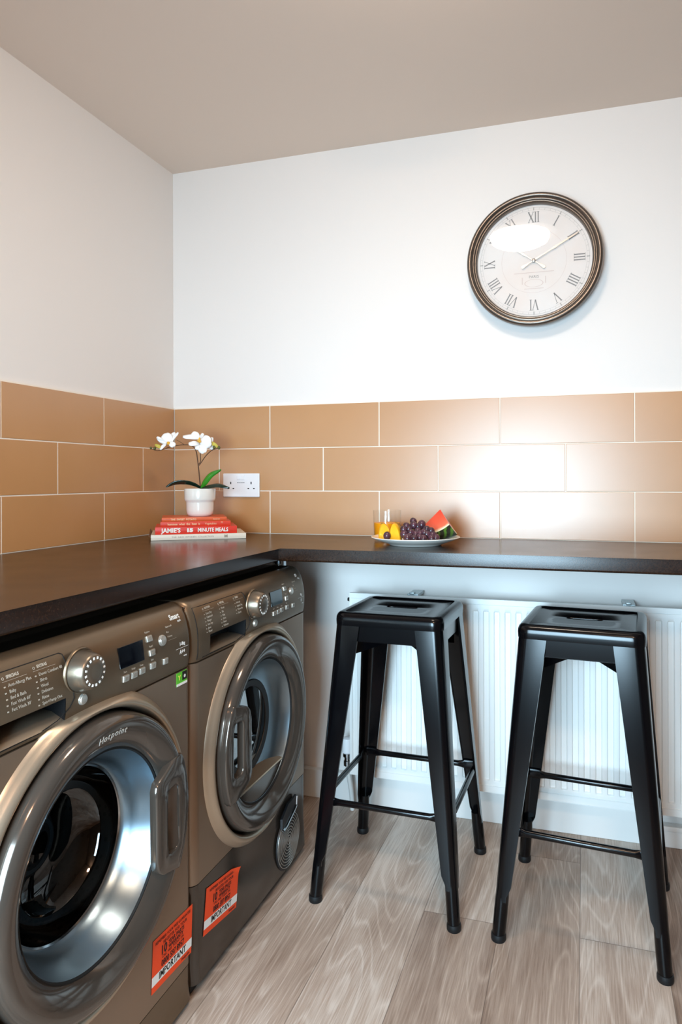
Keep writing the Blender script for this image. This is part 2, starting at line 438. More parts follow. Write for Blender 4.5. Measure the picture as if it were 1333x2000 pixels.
# ------------------------------------------------------------------ washing machines
HW = 0.3108; RC = 0.022
def edge_off(s, R=RC):
    a = abs(s) - (HW - R)
    return 0.0 if a <= 0 else R - math.sqrt(max(R*R - a*a, 0))
S_LINES = sorted(set([-(HW - RC) + i*(2*(HW-RC))/40 for i in range(41)] + [sg*(HW-RC+RC*math.sin(k*PI/2/6)) for k in range(7) for sg in (-1, 1)]))
PROF = [(0.716, -0.022), (0.7165, -0.002), (0.719, 0.0), (0.735, 0.003), (0.755, 0.004), (0.775, 0.0035), (0.795, 0.001), (0.812, -0.003), (0.826, -0.008), (0.837, -0.014), (0.844, -0.021), (0.849, -0.031), (0.850, -0.042), (0.850, -0.10)]
def prof_d(z):
    for (z0, d0), (z1, d1) in zip(PROF[1:], PROF[2:]):
        if z0 <= z <= z1: return d0 + (d1-d0)*(z-z0)/max(z1-z0, 1e-9)
    return 0.0
def panel_mtx(s, z, lift=0.0006):
    d = prof_d(z); e = 0.004; sl = (prof_d(z+e)-prof_d(z-e))/(2*e)
    up = Vector((sl, 0, 1)).normalized(); rt = Vector((0, 1, 0)); n = rt.cross(up)
    m = Matrix((rt, up, n)).transposed().to_4x4(); m.translation = Vector((d, s, z)) + n*lift
    return m
def flat_mtx(d, s, z):
    m = Matrix((Vector((0, 1, 0)), Vector((0, 0, 1)), Vector((1, 0, 0)))).transposed().to_4x4(); m.translation = Vector((d, s, z)); return m

def appliance(label, yc, zc, pocket, dryer):
    t = thing('tumble_dryer' if dryer else 'washing_machine', label, 'tumble dryer' if dryer else 'washing machine', (0.38, yc, 0))
    OFF = Vector((0.292, 0, 0))
    def part(name, bm, m, parent=None, **k):
        o = bobj(name, bm, m, parent or t, **k)
        if parent is None: o.location = OFF
        return o
    def tpart(name, body, size, mtx, m, parent=None, **k):
        o = text_mesh(name, body, size, mtx, m, parent or t, **k)
        if parent is None: o.location = OFF
        return o
    # cabinet
    bm = bmesh.new(); D0, D1 = -0.57, -RC
    for s in (-1, 1): box(bm, (D0, min(s*HW, s*(HW-0.012)), 0.02), (D1, max(s*HW, s*(HW-0.012)), 0.838), 0.002)
    box(bm, (D0, -HW, 0.838), (-0.045, HW, 0.850), 0.004); box(bm, (D0, -HW, 0.02), (D0+0.012, HW, 0.84)); box(bm, (D0, -HW, 0.02), (D1-0.01, HW, 0.035))
    for sx in (D0+0.05, D1-0.06):
        for sy in (-HW+0.05, HW-0.05): lathe(bm, [(0.02, 0.0), (0.02, 0.021)], 16, o=(sx, sy, 0), cap0=True, cap1=True)
    part('cabinet', bm, M_steel)
    # control panel (with the pocket cut out)
    ps0, ps1, pz0, pz1 = pocket
    sl = sorted(set(S_LINES + [ps0, ps1])); sl = [sl[0]] + [b for a, b in zip(sl, sl[1:]) if b-a > 1e-5]
    pr = sorted(set(PROF + [(pz0, prof_d(pz0)), (pz1, prof_d(pz1))]), key=lambda q: (q[0], -q[1]))
    bm = bmesh.new()
    vs = [[bm.verts.new((d - edge_off(s), s, z)) for s in sl] for z, d in pr]
    for i in range(len(pr)-1):
        for j in range(len(sl)-1):
            zm = (pr[i][0]+pr[i+1][0])/2; sm = (sl[j]+sl[j+1])/2
            if ps0 < sm < ps1 and pz0 < zm < pz1: continue
            bm.faces.new((vs[i][j], vs[i][j+1], vs[i+1][j+1], vs[i+1][j]))
    cp = part('control_panel', bm, M_steel2, angle=60)
    # pocket of the drawer: recess shade and lamplight on the sloping lip put into the colours
    bm = bmesh.new(); DB = -0.045
    n = 12; rows_t = []; rows_b = []; rows_m = []
    for k in range(n+1):
        s = ps0 + (ps1-ps0)*k/n; u = k/n
        if dryer: u = u
        lip = (0.015 if not dryer else 0.007) + 0.006*math.sin(PI*u)
        rows_t.append([(prof_d(pz1)+0.0005, s, pz1), (DB, s, pz1-0.001)])
        rows_m.append([(DB, s, pz1-0.001), (DB, s, pz0+lip)])
        rows_b.append([(DB, s, pz0+lip), (DB*0.55, s, pz0+lip*0.85), (-0.006, s, pz0+lip*0.25), (prof_d(pz0)+0.001, s, pz0-0.0005)])
    grid_face(bm, rows_t); grid_face(bm, rows_m)
    for s in (ps0, ps1):
        q = [bm.verts.new(p) for p in ((prof_d(pz0), s, pz0), (prof_d(pz1), s, pz1), (DB, s, pz1), (DB, s, pz0))]; bm.faces.new(q)
    grid_face(bm, rows_b, mi=1)
    pk = part('drawer_pocket', bm, [mat('pocket_shade', '08080A', 0.4), M_trim_lit], cp); pk['label'] = 'finger recess with its shade and lit lower lip put into the colours'
    # drawer outline seam
    dx0, dx1 = (-0.296, -0.062) if dryer else (-0.302, -0.055)
    pts = [(dx0, 0.722), (dx0, 0.833), (dx1-0.012, 0.833), (dx1-0.006, 0.83), (dx1, 0.79), (dx1+0.006, 0.757), (dx1-0.004, 0.744), (dx1-0.03, 0.731), (dx1-0.07, 0.7235), (dx0, 0.7225)]
    bm = bmesh.new(); P = []
    for a, b in zip(pts, pts[1:]):
        for k in range(8):
            s = a[0]+(b[0]-a[0])*k/8; z = a[1]+(b[1]-a[1])*k/8
            P.append((prof_d(z)-edge_off(s)+0.0002, s, z))
    tube(bm, P, 0.0008, 5); part('drawer_seam', bm, M_gap, cp)
    # front panel with round opening
    zb, ztp = (0.236, 0.7145) if dryer else (0.090, 0.7145)
    bm = bmesh.new(); NA = 96; hw = HW-RC; rh = 0.246
    corners = [math.atan2(z-zc, s) % (2*PI) for s in (-hw, hw) for z in (zb, ztp)]
    angs = sorted(set([2*PI*k/NA for k in range(NA)] + corners))
    rect = [(-hw, zb), (hw, zb), (hw, ztp), (-hw, ztp)]
    inner = []; outer = []; back = []
    for a in angs:
        p = ray_poly((0, zc), a, rect)
        # keep the hole inside the sheet at the top
        r = min(rh, math.hypot(p[0], p[1]-zc)-0.0008)
        inner.append(bm.verts.new((0, r*math.cos(a), zc+r*math.sin(a)))); outer.append(bm.verts.new((0, p[0], p[1])))
        back.append(bm.verts.new((-0.03, r*math.cos(a), zc+r*math.sin(a))))
    m_ = len(angs)
    for i in range(m_):
        j = (i+1) % m_
        bm.faces.new((inner[i], outer[i], outer[j], inner[j])); bm.faces.new((back[i], inner[i], inner[j], back[j]))
    for sg in (-1, 1):
        rows = [[(-edge_off(sg*(hw+RC*math.sin(k*PI/2/8))) , sg*(hw+RC*math.sin(k*PI/2/8)), z) for k in range(9)] for z in (zb, ztp)]
        grid_face(bm, rows)
    for z in (zb, ztp):
        rows = [[(-edge_off(s), s, z) for s in S_LINES], [(-0.03, s, z) for s in S_LINES]]
        grid_face(bm, rows)
    part('front_panel', bm, M_steel, weld=False, angle=35, recalc=True)
    # lower panel
    bm = bmesh.new(); z0, z1 = (0.022, 0.2335) if dryer else (0.014, 0.087)
    fl = 0.006
    rows = []
    for z in [z1 - (z1-z0)*k/10 for k in range(11)]:
        k = (z1-z)/(z1-z0); ex = 0.004*max(0, k-0.6)/0.4
        rows.append([(-edge_off(s)+ex-0.001, s, z) for s in S_LINES])
    rows = [[(-0.03, s, z1) for s in S_LINES]] + rows + [[(-0.03, s, z0) for s in S_LINES]]
    grid_face(bm, rows); part('lower_panel' if dryer else 'kick_panel', bm, M_dark if dryer else M_steel2, angle=50)
    # dark plinth below
    bm = bmesh.new(); box(bm, (-0.05, -HW+0.004, 0.002), (-0.012, HW-0.004, 0.03), 0.004); part('plinth', bm, M_gap)
    # raised trim ring round the door
    bm = bmesh.new()
    lathe(bm, [(0.2440, -0.02), (0.2445, 0.008), (0.2465, 0.0145), (0.2500, 0.0180), (0.2545, 0.0185), (0.2590, 0.0160), (0.2635, 0.0110), (0.2680, 0.0055), (0.2725, 0.0015), (0.274, -0.002)], 128, 'x', (0, 0, zc))
    bm.verts.ensure_lookup_table()
    for v in bm.verts:     # flattened where it meets the control panel
        if v.co.z > 0.722: v.co.z = 0.722 + (v.co.z-0.722)*0.35
    part('trim_ring', bm, M_trim_lit, angle=60)
    # door: ring, bezel, glass
    door = bmesh.new()
    lathe(door, [(0.238, -0.01), (0.2388, 0.008), (0.2375, 0.020), (0.2345, 0.0290), (0.229, 0.0350), (0.222, 0.0380), (0.213, 0.0375), (0.202, 0.0335), (0.191, 0.0275), (0.1825, 0.0205), (0.178, 0.0135)], 128, 'x', (0, 0, zc))
    dr = part('door', door, M_door, angle=60)
    bm = bmesh.new(); lathe(bm, [(0.178, 0.0135), (0.1755, 0.014), (0.1735, 0.010)], 96, 'x', (0, 0, zc)); part('bezel_rim', bm, M_gap, dr)
    bm = bmesh.new()
    if dryer: pf = [(0.1735, 0.010), (0.167, -0.003), (0.155, -0.015), (0.141, -0.0235), (0.129, -0.0285), (0.121, -0.0305), (0.118, -0.031)]
    else: pf = [(0.1735, 0.010), (0.169, -0.003), (0.160, -0.020), (0.153, -0.036), (0.149, -0.048), (0.144, -0.054), (0.1415, -0.056)]
    lathe(bm, pf, 128, 'x', (0, 0, zc)); part('bezel', bm, M_funnel, dr, angle=70)
    bm = bmesh.new(); r0, d0 = pf[-1]
    lathe(bm, [(r0+0.002, d0+0.0015), (r0, d0+0.003), (r0-0.003 if not dryer else r0-0.016, d0+0.001), (r0-0.003 if not dryer else r0-0.018, d0-0.004)], 96, 'x', (0, 0, zc)); part('glass_seal', bm, M_chrome if not dryer else M_gasket, dr)
    bm = bmesh.new()
    if dryer: pg = [(r0-0.014, d0-0.001), (0.08, d0-0.001), (0.04, d0-0.001), (0.0005, d0-0.001)]
    else: pg = [(r0-0.003, d0), (0.130, d0-0.030), (0.112, d0-0.052), (0.085, d0-0.064), (0.045, d0-0.069), (0.0005, d0-0.070)]
    lathe(bm, pg, 96, 'x', (0, 0, zc)); g = part('door_glass', bm, M_dryglass if dryer else M_doorglass, dr, angle=70)
    if dryer:      # flat filter housing closing the bottom of the opening
        zch = -0.126; rr = 0.1745; a0 = math.asin(zch/rr); bm = bmesh.new(); nn = 24
        aa = [(-PI - a0) + (2*a0 + PI)*k/nn for k in range(nn+1)]
        arc_ = [(rr*math.cos(a), zc+rr*math.sin(a)) for a in aa]
        f0 = [bm.verts.new((0.0085, x, z)) for x, z in arc_]; cap(bm, f0)
        x0, x1 = arc_[0][0], arc_[-1][0]
        rows = [[(d, x0+(x1-x0)*k/12, z) for k in range(13)] for d, z in ((0.0085, zc+zch), (0.0105, zc+zch+0.003), (0.009, zc+zch+0.006), (-0.004, zc+zch+0.008), (-0.05, zc+zch+0.014))]
        grid_face(bm, rows, mi=1); part('filter_housing', bm, [M_dark, M_trim_lit], dr, angle=50)  # shelf uses the lighter tone, its lamplight put into the colour
    # drum behind the glass
    bm = bmesh.new(); lathe(bm, [(0.150, -0.075), (0.165, -0.085), (0.230, -0.10), (0.235, -0.12), (0.235, -0.46), (0.20, -0.48), (0.0005, -0.485)], 64, 'x', (0, 0, zc))
    drum_m = mat('drum_steel', '4A4744', 0.3, metal=0.9)
    nt = drum_m.node_tree
    if 'Voro' not in nt.nodes:
        tc = nt.nodes.new('ShaderNodeTexCoord'); v = nt.nodes.new('ShaderNodeTexVoronoi'); v.name = 'Voro'; v.inputs['Scale'].default_value = 70
        v.inputs['Randomness'].default_value = 0.0
        rp = nt.nodes.new('ShaderNodeValToRGB'); rp.color_ramp.elements[0].position = 0.25; rp.color_ramp.elements[1].position = 0.32
        rp.color_ramp.elements[0].color = lin('020202'); rp.color_ramp.elements[1].color = lin('4A4744')
        nt.links.new(tc.outputs['Object'], v.inputs['Vector']); nt.links.new(v.outputs['Distance'], rp.inputs['Fac'])
        nt.links.new(rp.outputs['Color'], nt.nodes['Principled BSDF'].inputs['Base Color'])
    dm = part('drum', bm, drum_m)
    bm = bmesh.new(); lathe(bm, [(0.175, -0.03), (0.178, -0.06), (0.155, -0.078), (0.165, -0.085), (0.246, -0.085), (0.246, -0.03)], 64, 'x', (0, 0, zc)); part('door_seal', bm, M_gasket)
    # handle: slotted bracket on the ring
    def hp(s, z): return (-s, 2*zc - z) if dryer else (s, z)
    o_ = 0.0
    arc = [(0.2375*math.cos(math.radians(a)), zc+0.2375*math.sin(math.radians(a))) for a in range(-31, 29, 4)]
    outl = [(0.123, 0.398), (0.128, 0.378), (0.142, 0.366), (0.175, 0.357)] + arc + [(0.190, 0.572), (0.128, 0.545), (0.121, 0.532)]
    slot = rrect(0.0205, 0.062, 0.012, 6, 0.181, 0.455)
    cc = (0.181, 0.452); NN = 96
    A = [ray_poly(cc, 2*PI*k/NN, outl) for k in range(NN)]; B = [ray_poly(cc, 2*PI*k/NN, slot) for k in range(NN)]
    def dep(s, z):     # rises from the ring to a slightly raised inner bar
        return 0.0385 + 0.005*max(0.0, min(1.0, (0.21-s)/0.07))
    def mk(p, q, f): return (p[0]+(q[0]-p[0])*f, p[1]+(q[1]-p[1])*f)
    rows = []
    for f, ex in ((0.0, -0.016), (0.0, -0.004), (0.04, -0.0008), (0.08, 0.0), (0.90, 0.0), (0.97, -0.001), (1.0, -0.004), (1.0, -0.018)):
        row = []
        for p, q in zip(A, B):
            x = mk(p, q, f); h = hp(*x); row.append((dep(*x)+ex, h[0], h[1]))
        rows.append(row)
    bm = bmesh.new(); grid_face(bm, rows, closed_u=True, closed_v=True)
    part('door_handle', bm, M_door, dr, angle=50)
    # lettering on the ring
    if not dryer:
        o1 = []
        word = 'Hotpoint'; adv = [0.0125, 0.010, 0.008, 0.0108, 0.010, 0.0058, 0.010, 0.008]; x = -sum(adv)/2
        for ch, a_ in zip(word, adv):
            ang = (x + a_/2)/0.214 ; x += a_
            mm = Matrix.Translation((0.0368, 0, zc)) @ Matrix.Rotation(-ang-0.02, 4, 'X') @ flat_mtx(0.0015, -0.0, 0.2115) @ Matrix.Rotation(0.19, 4, 'X')
            o1.append(text_mesh('c', ch, 0.0165, mm, M_print, None, align='CENTER', shear=0.2))
        lt = merge_meshes('ring_lettering', o1, dr, mat('ring_print', 'C2BAB0', 0.4)); lt['label'] = 'silver word on the dark door ring'
    # knob
    ks, kz = -0.032, 0.797; kd = prof_d(kz)
    bm = bmesh.new(); lathe(bm, [(0.0385, 0.000), (0.0380, 0.0025), (0.0365, 0.0040), (0.0350, 0.0038), (0.0335, 0.002)], 48, 'x', (kd, ks, kz)); part('knob_collar', bm, M_steel2, cp)
    bm = bmesh.new(); lathe(bm, [(0.0345, -0.002), (0.0338, 0.008), (0.0315, 0.018), (0.0290, 0.026), (0.0270, 0.0295), (0.0250, 0.0305), (0.0195, 0.0308), (0.0182, 0.0320), (0.010, 0.0328), (0.0004, 0.0330)], 48, 'x', (kd, ks, kz))
    kb = part('program_knob', bm, mat('knob_metal', '7C6E5F', 0.33, metal=0.8))
    bm = bmesh.new()
    for k in range(16):
        a = 2*PI*k/16 + 0.12
        v = box(bm, (-0.0006, -0.0021, -0.0017), (0.0006, 0.0021, 0.0017))
        mt = Matrix.Translation((kd+0.0306, ks, kz)) @ Matrix.Rotation(a, 4, 'X') @ Matrix.Translation((0, 0.0222, 0))
        bmesh.ops.transform(bm, matrix=mt, verts=v)
    part('knob_marks', bm, M_printw, kb, smooth=False)
    # display + buttons
    bm = bmesh.new(); mt = panel_mtx(0.103, 0.7905, 0.0004)
    v = box(bm, (-0.036, -0.0195, -0.002), (0.036, 0.0195, 0.0008), 0.0007); bmesh.ops.transform(bm, matrix=mt, verts=v)
    part('display', bm, mat('teal_display', '10262E', 0.1, coat=1.0) if dryer else M_screen, cp)
    for k, (s, z, wd) in enumerate([(0.082, 0.752, 1), (0.106, 0.752, 1), (0.130, 0.753, 1), (0.164, 0.754, 1), (0.163, 0.779, 1), (0.160, 0.806, 1), (0.206, 0.752, 0.9)]):
        bm = bmesh.new(); v = box(bm, (-0.0085*wd, -0.0062, -0.002), (0.0085*wd, 0.0062, 0.003), 0.0016, 2); bmesh.ops.transform(bm, matrix=panel_mtx(s, z), verts=v)
        bt = part('button', bm, M_btn, cp)
        bm = bmesh.new(); v = box(bm, (-0.0045, -0.003, 0.0031), (0.0045, 0.003, 0.0034)); bmesh.ops.transform(bm, matrix=panel_mtx(s, z), verts=v)
        me = bpy.data.meshes.new('x'); bm.to_mesh(me); bm.free()
        me2 = bmesh.new(); me2.from_mesh(bt.data); k0 = len(me2.faces); me2.from_mesh(me); me2.faces.ensure_lookup_table()
        for f in me2.faces[k0:]: f.material_index = 1
        me2.to_mesh(bt.data); me2.free(); bt.data.materials.append(mat('button_icon', '8A857C', 0.5))
    for s, z, r in ((0.200, 0.794, 0.0095), (-0.030, 0.7485, 0.0080)):
        bm = bmesh.new(); mt = panel_mtx(s, z)
        vs2 = lathe(bm, [(r*1.18, -0.001), (r*1.12, 0.002), (r, 0.0025), (r*0.94, 0.004), (r*0.5, 0.0045), (0.0003, 0.0046)], 28)
        bmesh.ops.transform(bm, matrix=mt, verts=bm.verts[:])
        part('round_button', bm, M_btn, cp)
    # printing
    tx = []
    def pt(body, s, z, size, m=M_print, align='LEFT', bold=0.0, sx=0.9): tx.append(text_mesh('c', body, size, panel_mtx(s, z, 0.0004), m, None, align=align, bold=bold, sx=sx, ext=0.0001))
    def line(s0, s1, z, h=0.0005):
        bm = bmesh.new(); v = box(bm, (0, -h/2, 0), (s1-s0, h/2, 0.0002)); bmesh.ops.transform(bm, matrix=panel_mtx(s0, z, 0.0004), verts=v)
        me = bpy.data.meshes.new('c'); bm.to_mesh(me); bm.free(); o = bpy.data.objects.new('c', me); C.objects.link(o); tx.append(o)
    if not dryer:
        cols = [(-0.245, 'EVERYDAY', ['Cotton 60', 'Cotton 40', 'Synthetics', 'Colours', 'Mix 30']), (-0.186, 'SPECIALS', ['Anti-Allergy Plus', 'Baby', 'Bed & Bath', 'Fast Wash 60\'', 'Fast Wash 30\'']), (-0.127, 'EXTRAS', ['Duvet Comfort 40', 'Shirts', 'Wool', 'Delicates', 'Rinse', 'Spin+Pump Out'])]
        zz, dz, fs = 0.8245, 0.0088, 0.0072
    else:
        cols = [(-0.262, 'COTTON', ['Extra Dry', 'Cupboard', 'Hanger', 'Iron Dry', 'Jeans', 'Mixed']), (-0.195, 'SPECIAL', ['Wool', 'Silk', 'Baby', 'Shirts', 'Duvet', 'Delicates']), (-0.122, 'TIMED', ['Refresh', 'Quick Dry', 'Warm Air', 'Sports'])]
        zz, dz, fs = 0.8255, 0.0078, 0.0068
    def flush(name, lab):
        if tx:
            pp = merge_meshes(name, tx, cp, M_printw if 'rating' in name or 'badge' in name else M_print); pp['label'] = lab; tx.clear()
    for s, head, rows_ in cols:
        flush('programme_list', 'pale printed programme list')
        pt(head, s+0.009, zz, fs*0.9, bold=0.0003); pt('o', s, zz, fs*1.4); line(s, s+0.046, zz-0.0052)
        for k, r_ in enumerate(rows_):
            pt('-', s+0.001, zz-0.0118-k*dz, fs*1.3, bold=0.0006); pt(r_, s+0.009, zz-0.0118-k*dz, fs)
    flush('programme_list', 'pale printed programme list')
    for s, z, b_ in ((0.160, 0.8185, 'Easyiron'), (0.163, 0.791, 'Rapid'), (0.164, 0.7655, 'Spin'), (0.130, 0.7635, 'Temp'), (0.106, 0.7635, 'Delay'), (0.082, 0.7635, 'Start')):
        pt(b_, s, z, 0.0052, align='CENTER'); flush('button_word', 'tiny pale word above a button')
    line(0.218, 0.250, 0.789, 0.0003)
    for z, b_ in ((0.8155, 'Superwash'), (0.8055, 'Eco'), (0.7965, 'Memory')):
        pt(b_, 0.219, z, 0.0055); flush('button_word', 'tiny pale word beside the round button')
    flush('button_printing', 'small pale words beside the buttons')
    pt('1-8kg' if not dryer else '9kg', 0.268, 0.7725, 0.010, M_printw, 'CENTER', 0.0002); line(0.245, 0.29, 0.7645, 0.0006); pt('A++' if not dryer else 'B', 0.268, 0.756, 0.012, M_printw, 'CENTER', 0.0003); pt('energy', 0.279, 0.7465, 0.0045, align='CENTER')
    flush('rating_printing', 'white capacity and energy marks')
    pt('Smart' if not dryer else 'SD', 0.258, 0.829, 0.016 if not dryer else 0.012, M_printw, 'CENTER', 0.0004); pt('tech' if not dryer else '9 kg', 0.270, 0.8195, 0.0075, M_printw, 'CENTER')
    flush('badge_printing', 'white badge word at the panel corner')
    # orange sticker
    def sticker(s0, s1, z0, z1, slope, curl):
        # s0..s1 wide, top edge z1; drawn in its own frame and tilted a little
        W, H = s1-s0, z1-z0; base = flat_mtx(0.0006 if not dryer else 0.0004, s0, z0) @ Matrix.Rotation(slope, 4, 'Z')
        bm = bmesh.new(); n = 14; rows = []
        for i in range(n+1):
            for_row = []
            for j in range(n+1):
                x, y = W*j/n, H*i/n; z = 0.0002
                if curl:
                    k = (x/W + y/H) - 1.74
                    if k > 0: z += k*0.055*(0.4+k); x -= k*0.03; y -= k*0.012
                for_row.append(base @ Vector((x, y, z)))
            rows.append(for_row)
        grid_face(bm, rows); st = part('orange_sticker', bm, M_orange, t); st.location = OFF
        st['label'] = 'orange warranty sticker with a white IMPORTANT band'
        bm = bmesh.new(); grid_face(bm, [[base @ Vector((0, H*0.135, 0.0005)), base @ Vector((W, H*0.135, 0.0005))], [base @ Vector((0, H*0.315, 0.0005)), base @ Vector((W, H*0.315, 0.0005))]])
        bd = bobj('white_band', bm, M_white, st, smooth=False)
        TX = []
        def tt(b_, x, y, size, m_, sx=1.0, bold=0.0): TX.append(text_mesh('c', b_, size, base @ Matrix.Translation((x*W, y*H, 0.0007)), m_, None, align='CENTER', sx=sx, bold=bold, ext=0.00005))
        tt('IMPORTANT', 0.5, 0.225, H*0.185, M_ink, 0.92, 0.0004)
        tt('0800 597 8957', 0.5, 0.41, H*0.17, M_ink, 0.78, 0.0003)
        tt('CALL FREE TODAY ON', 0.5, 0.535, H*0.075, M_ink)
        tt('10', 0.27, 0.66, H*0.24, M_ink, 0.9, 0.0008)
        tt('YEAR PARTS', 0.58, 0.70, H*0.115, M_ink, 0.9, 0.0002); tt('WARRANTY', 0.57, 0.61, H*0.105, M_ink, 0.9, 0.0002)
        tt('REGISTER FOR YOUR', 0.55, 0.80, H*0.09, M_ink); tt('REMEMBER YOUR FREE GUARANTEE', 0.5, 0.90, H*0.085, M_inkb, 0.9)
        tt('Hotpoint', 0.84, 0.065, H*0.09, M_ink, 0.9)
        lt2 = merge_meshes('sticker_text', TX, st, M_ink)
    if dryer: sticker(-0.275, -0.123, 0.1095, 0.2080, -0.155, True)
    else: sticker(0.1625, 0.3035, 0.1165, 0.2165, -0.06, False)
    if not dryer:
        bm = bmesh.new(); box(bm, (0.0002, 0.252, 0.686), (0.0009, 0.2905, 0.7135)); gl = part('energy_label', bm, M_green); gl['label'] = 'small green energy label with a black square'
        bm = bmesh.new(); box(bm, (0.0009, 0.272, 0.695), (0.0013, 0.289, 0.7125)); bobj('black_square', bm, M_ink, gl, smooth=False)
        bm = bmesh.new(); box(bm, (0.0009, 0.252, 0.686), (0.0013, 0.2905, 0.691)); lathe(bm, [(0.0001, 0.0016), (0.0036, 0.0016)], 16, 'x', (0, 0.2805, 0.7025))
        bobj('white_mark', bm, M_white, gl, smooth=False)
        text_mesh('leaf_mark', 'Y', 0.014, flat_mtx(0.0013, 0.262, 0.702), mat('label_yellow', 'E8E060', 0.5), gl, align='CENTER', bold=0.0004)
    if dryer:
        # round fan grille with ridges
        gz, gs, gr = 0.099, 0.173, 0.074
        bm = bmesh.new(); nR = 10
        lathe(bm, [(gr+0.004, 0.0005), (gr+0.003, 0.003), (gr, 0.003), (gr-0.001, 0.0012), (0.0005, 0.0012)], 72, 'x', (0.002, gs, gz))
        for k in range(nR):
            r = gr*(1-k/nR)-0.001; dr_ = gr/nR
            lathe(bm, [(r, 0.0012), (r-dr_*0.06, 0.0042), (r-dr_*0.20, 0.0050), (r-dr_*0.34, 0.0042), (max(r-dr_*0.40, 0.0004), 0.0012)], 72, 'x', (0.002, gs, gz), mi=1)
        gm = mat('grille_plastic', 'A39C94', 0.25, metal=0.7)
        gg = part('fan_grille', bm, [mat('grille_dark', '15161A', 0.4), gm], angle=30)
        bm = bmesh.new()
        pts = [(-0.052, 0.052), (-0.03, 0.052), (0.035, 0.076), (0.052, 0.088), (0.046, 0.108), (-0.01, 0.105), (-0.052, 0.08)]
        lo = [bm.verts.new((0.0035, gs+a, gz+b)) for a, b in pts]; hi = [bm.verts.new((0.0095, gs+a*0.96, gz+0.004+b*0.96)) for a, b in pts]
        bm.faces.new(hi)
        for i in range(len(pts)): j = (i+1) % len(pts); bm.faces.new((lo[i], lo[j], hi[j], hi[i]))
        bobj('flap_shade', bm, mat('flap_dark', '1E2024', 0.2), gg, smooth=False)  # raised dark plate standing in for the shaded cut-out
        bm = bmesh.new(); tube(bm, [(0.010, gs+a, gz+b) for a, b in ((-0.046, 0.047), (-0.026, 0.05), (0.034, 0.073), (0.044, 0.080), (0.047, 0.104))], 0.0038, 8)
        bobj('flap_glint', bm, M_chrome, gg)  # chrome strip standing in for the highlight along the cut-out edge
    return t
appliance('graphite tumble dryer under the worktop corner, nearest the wall with the radiator', -0.650, 0.472, (-0.247, -0.077, 0.7265, 0.767), True)
appliance('graphite washing machine under the worktop, nearest the viewer, door handle on its right', -1.2765, 0.470, (-0.200, -0.068, 0.7255, 0.762), False)

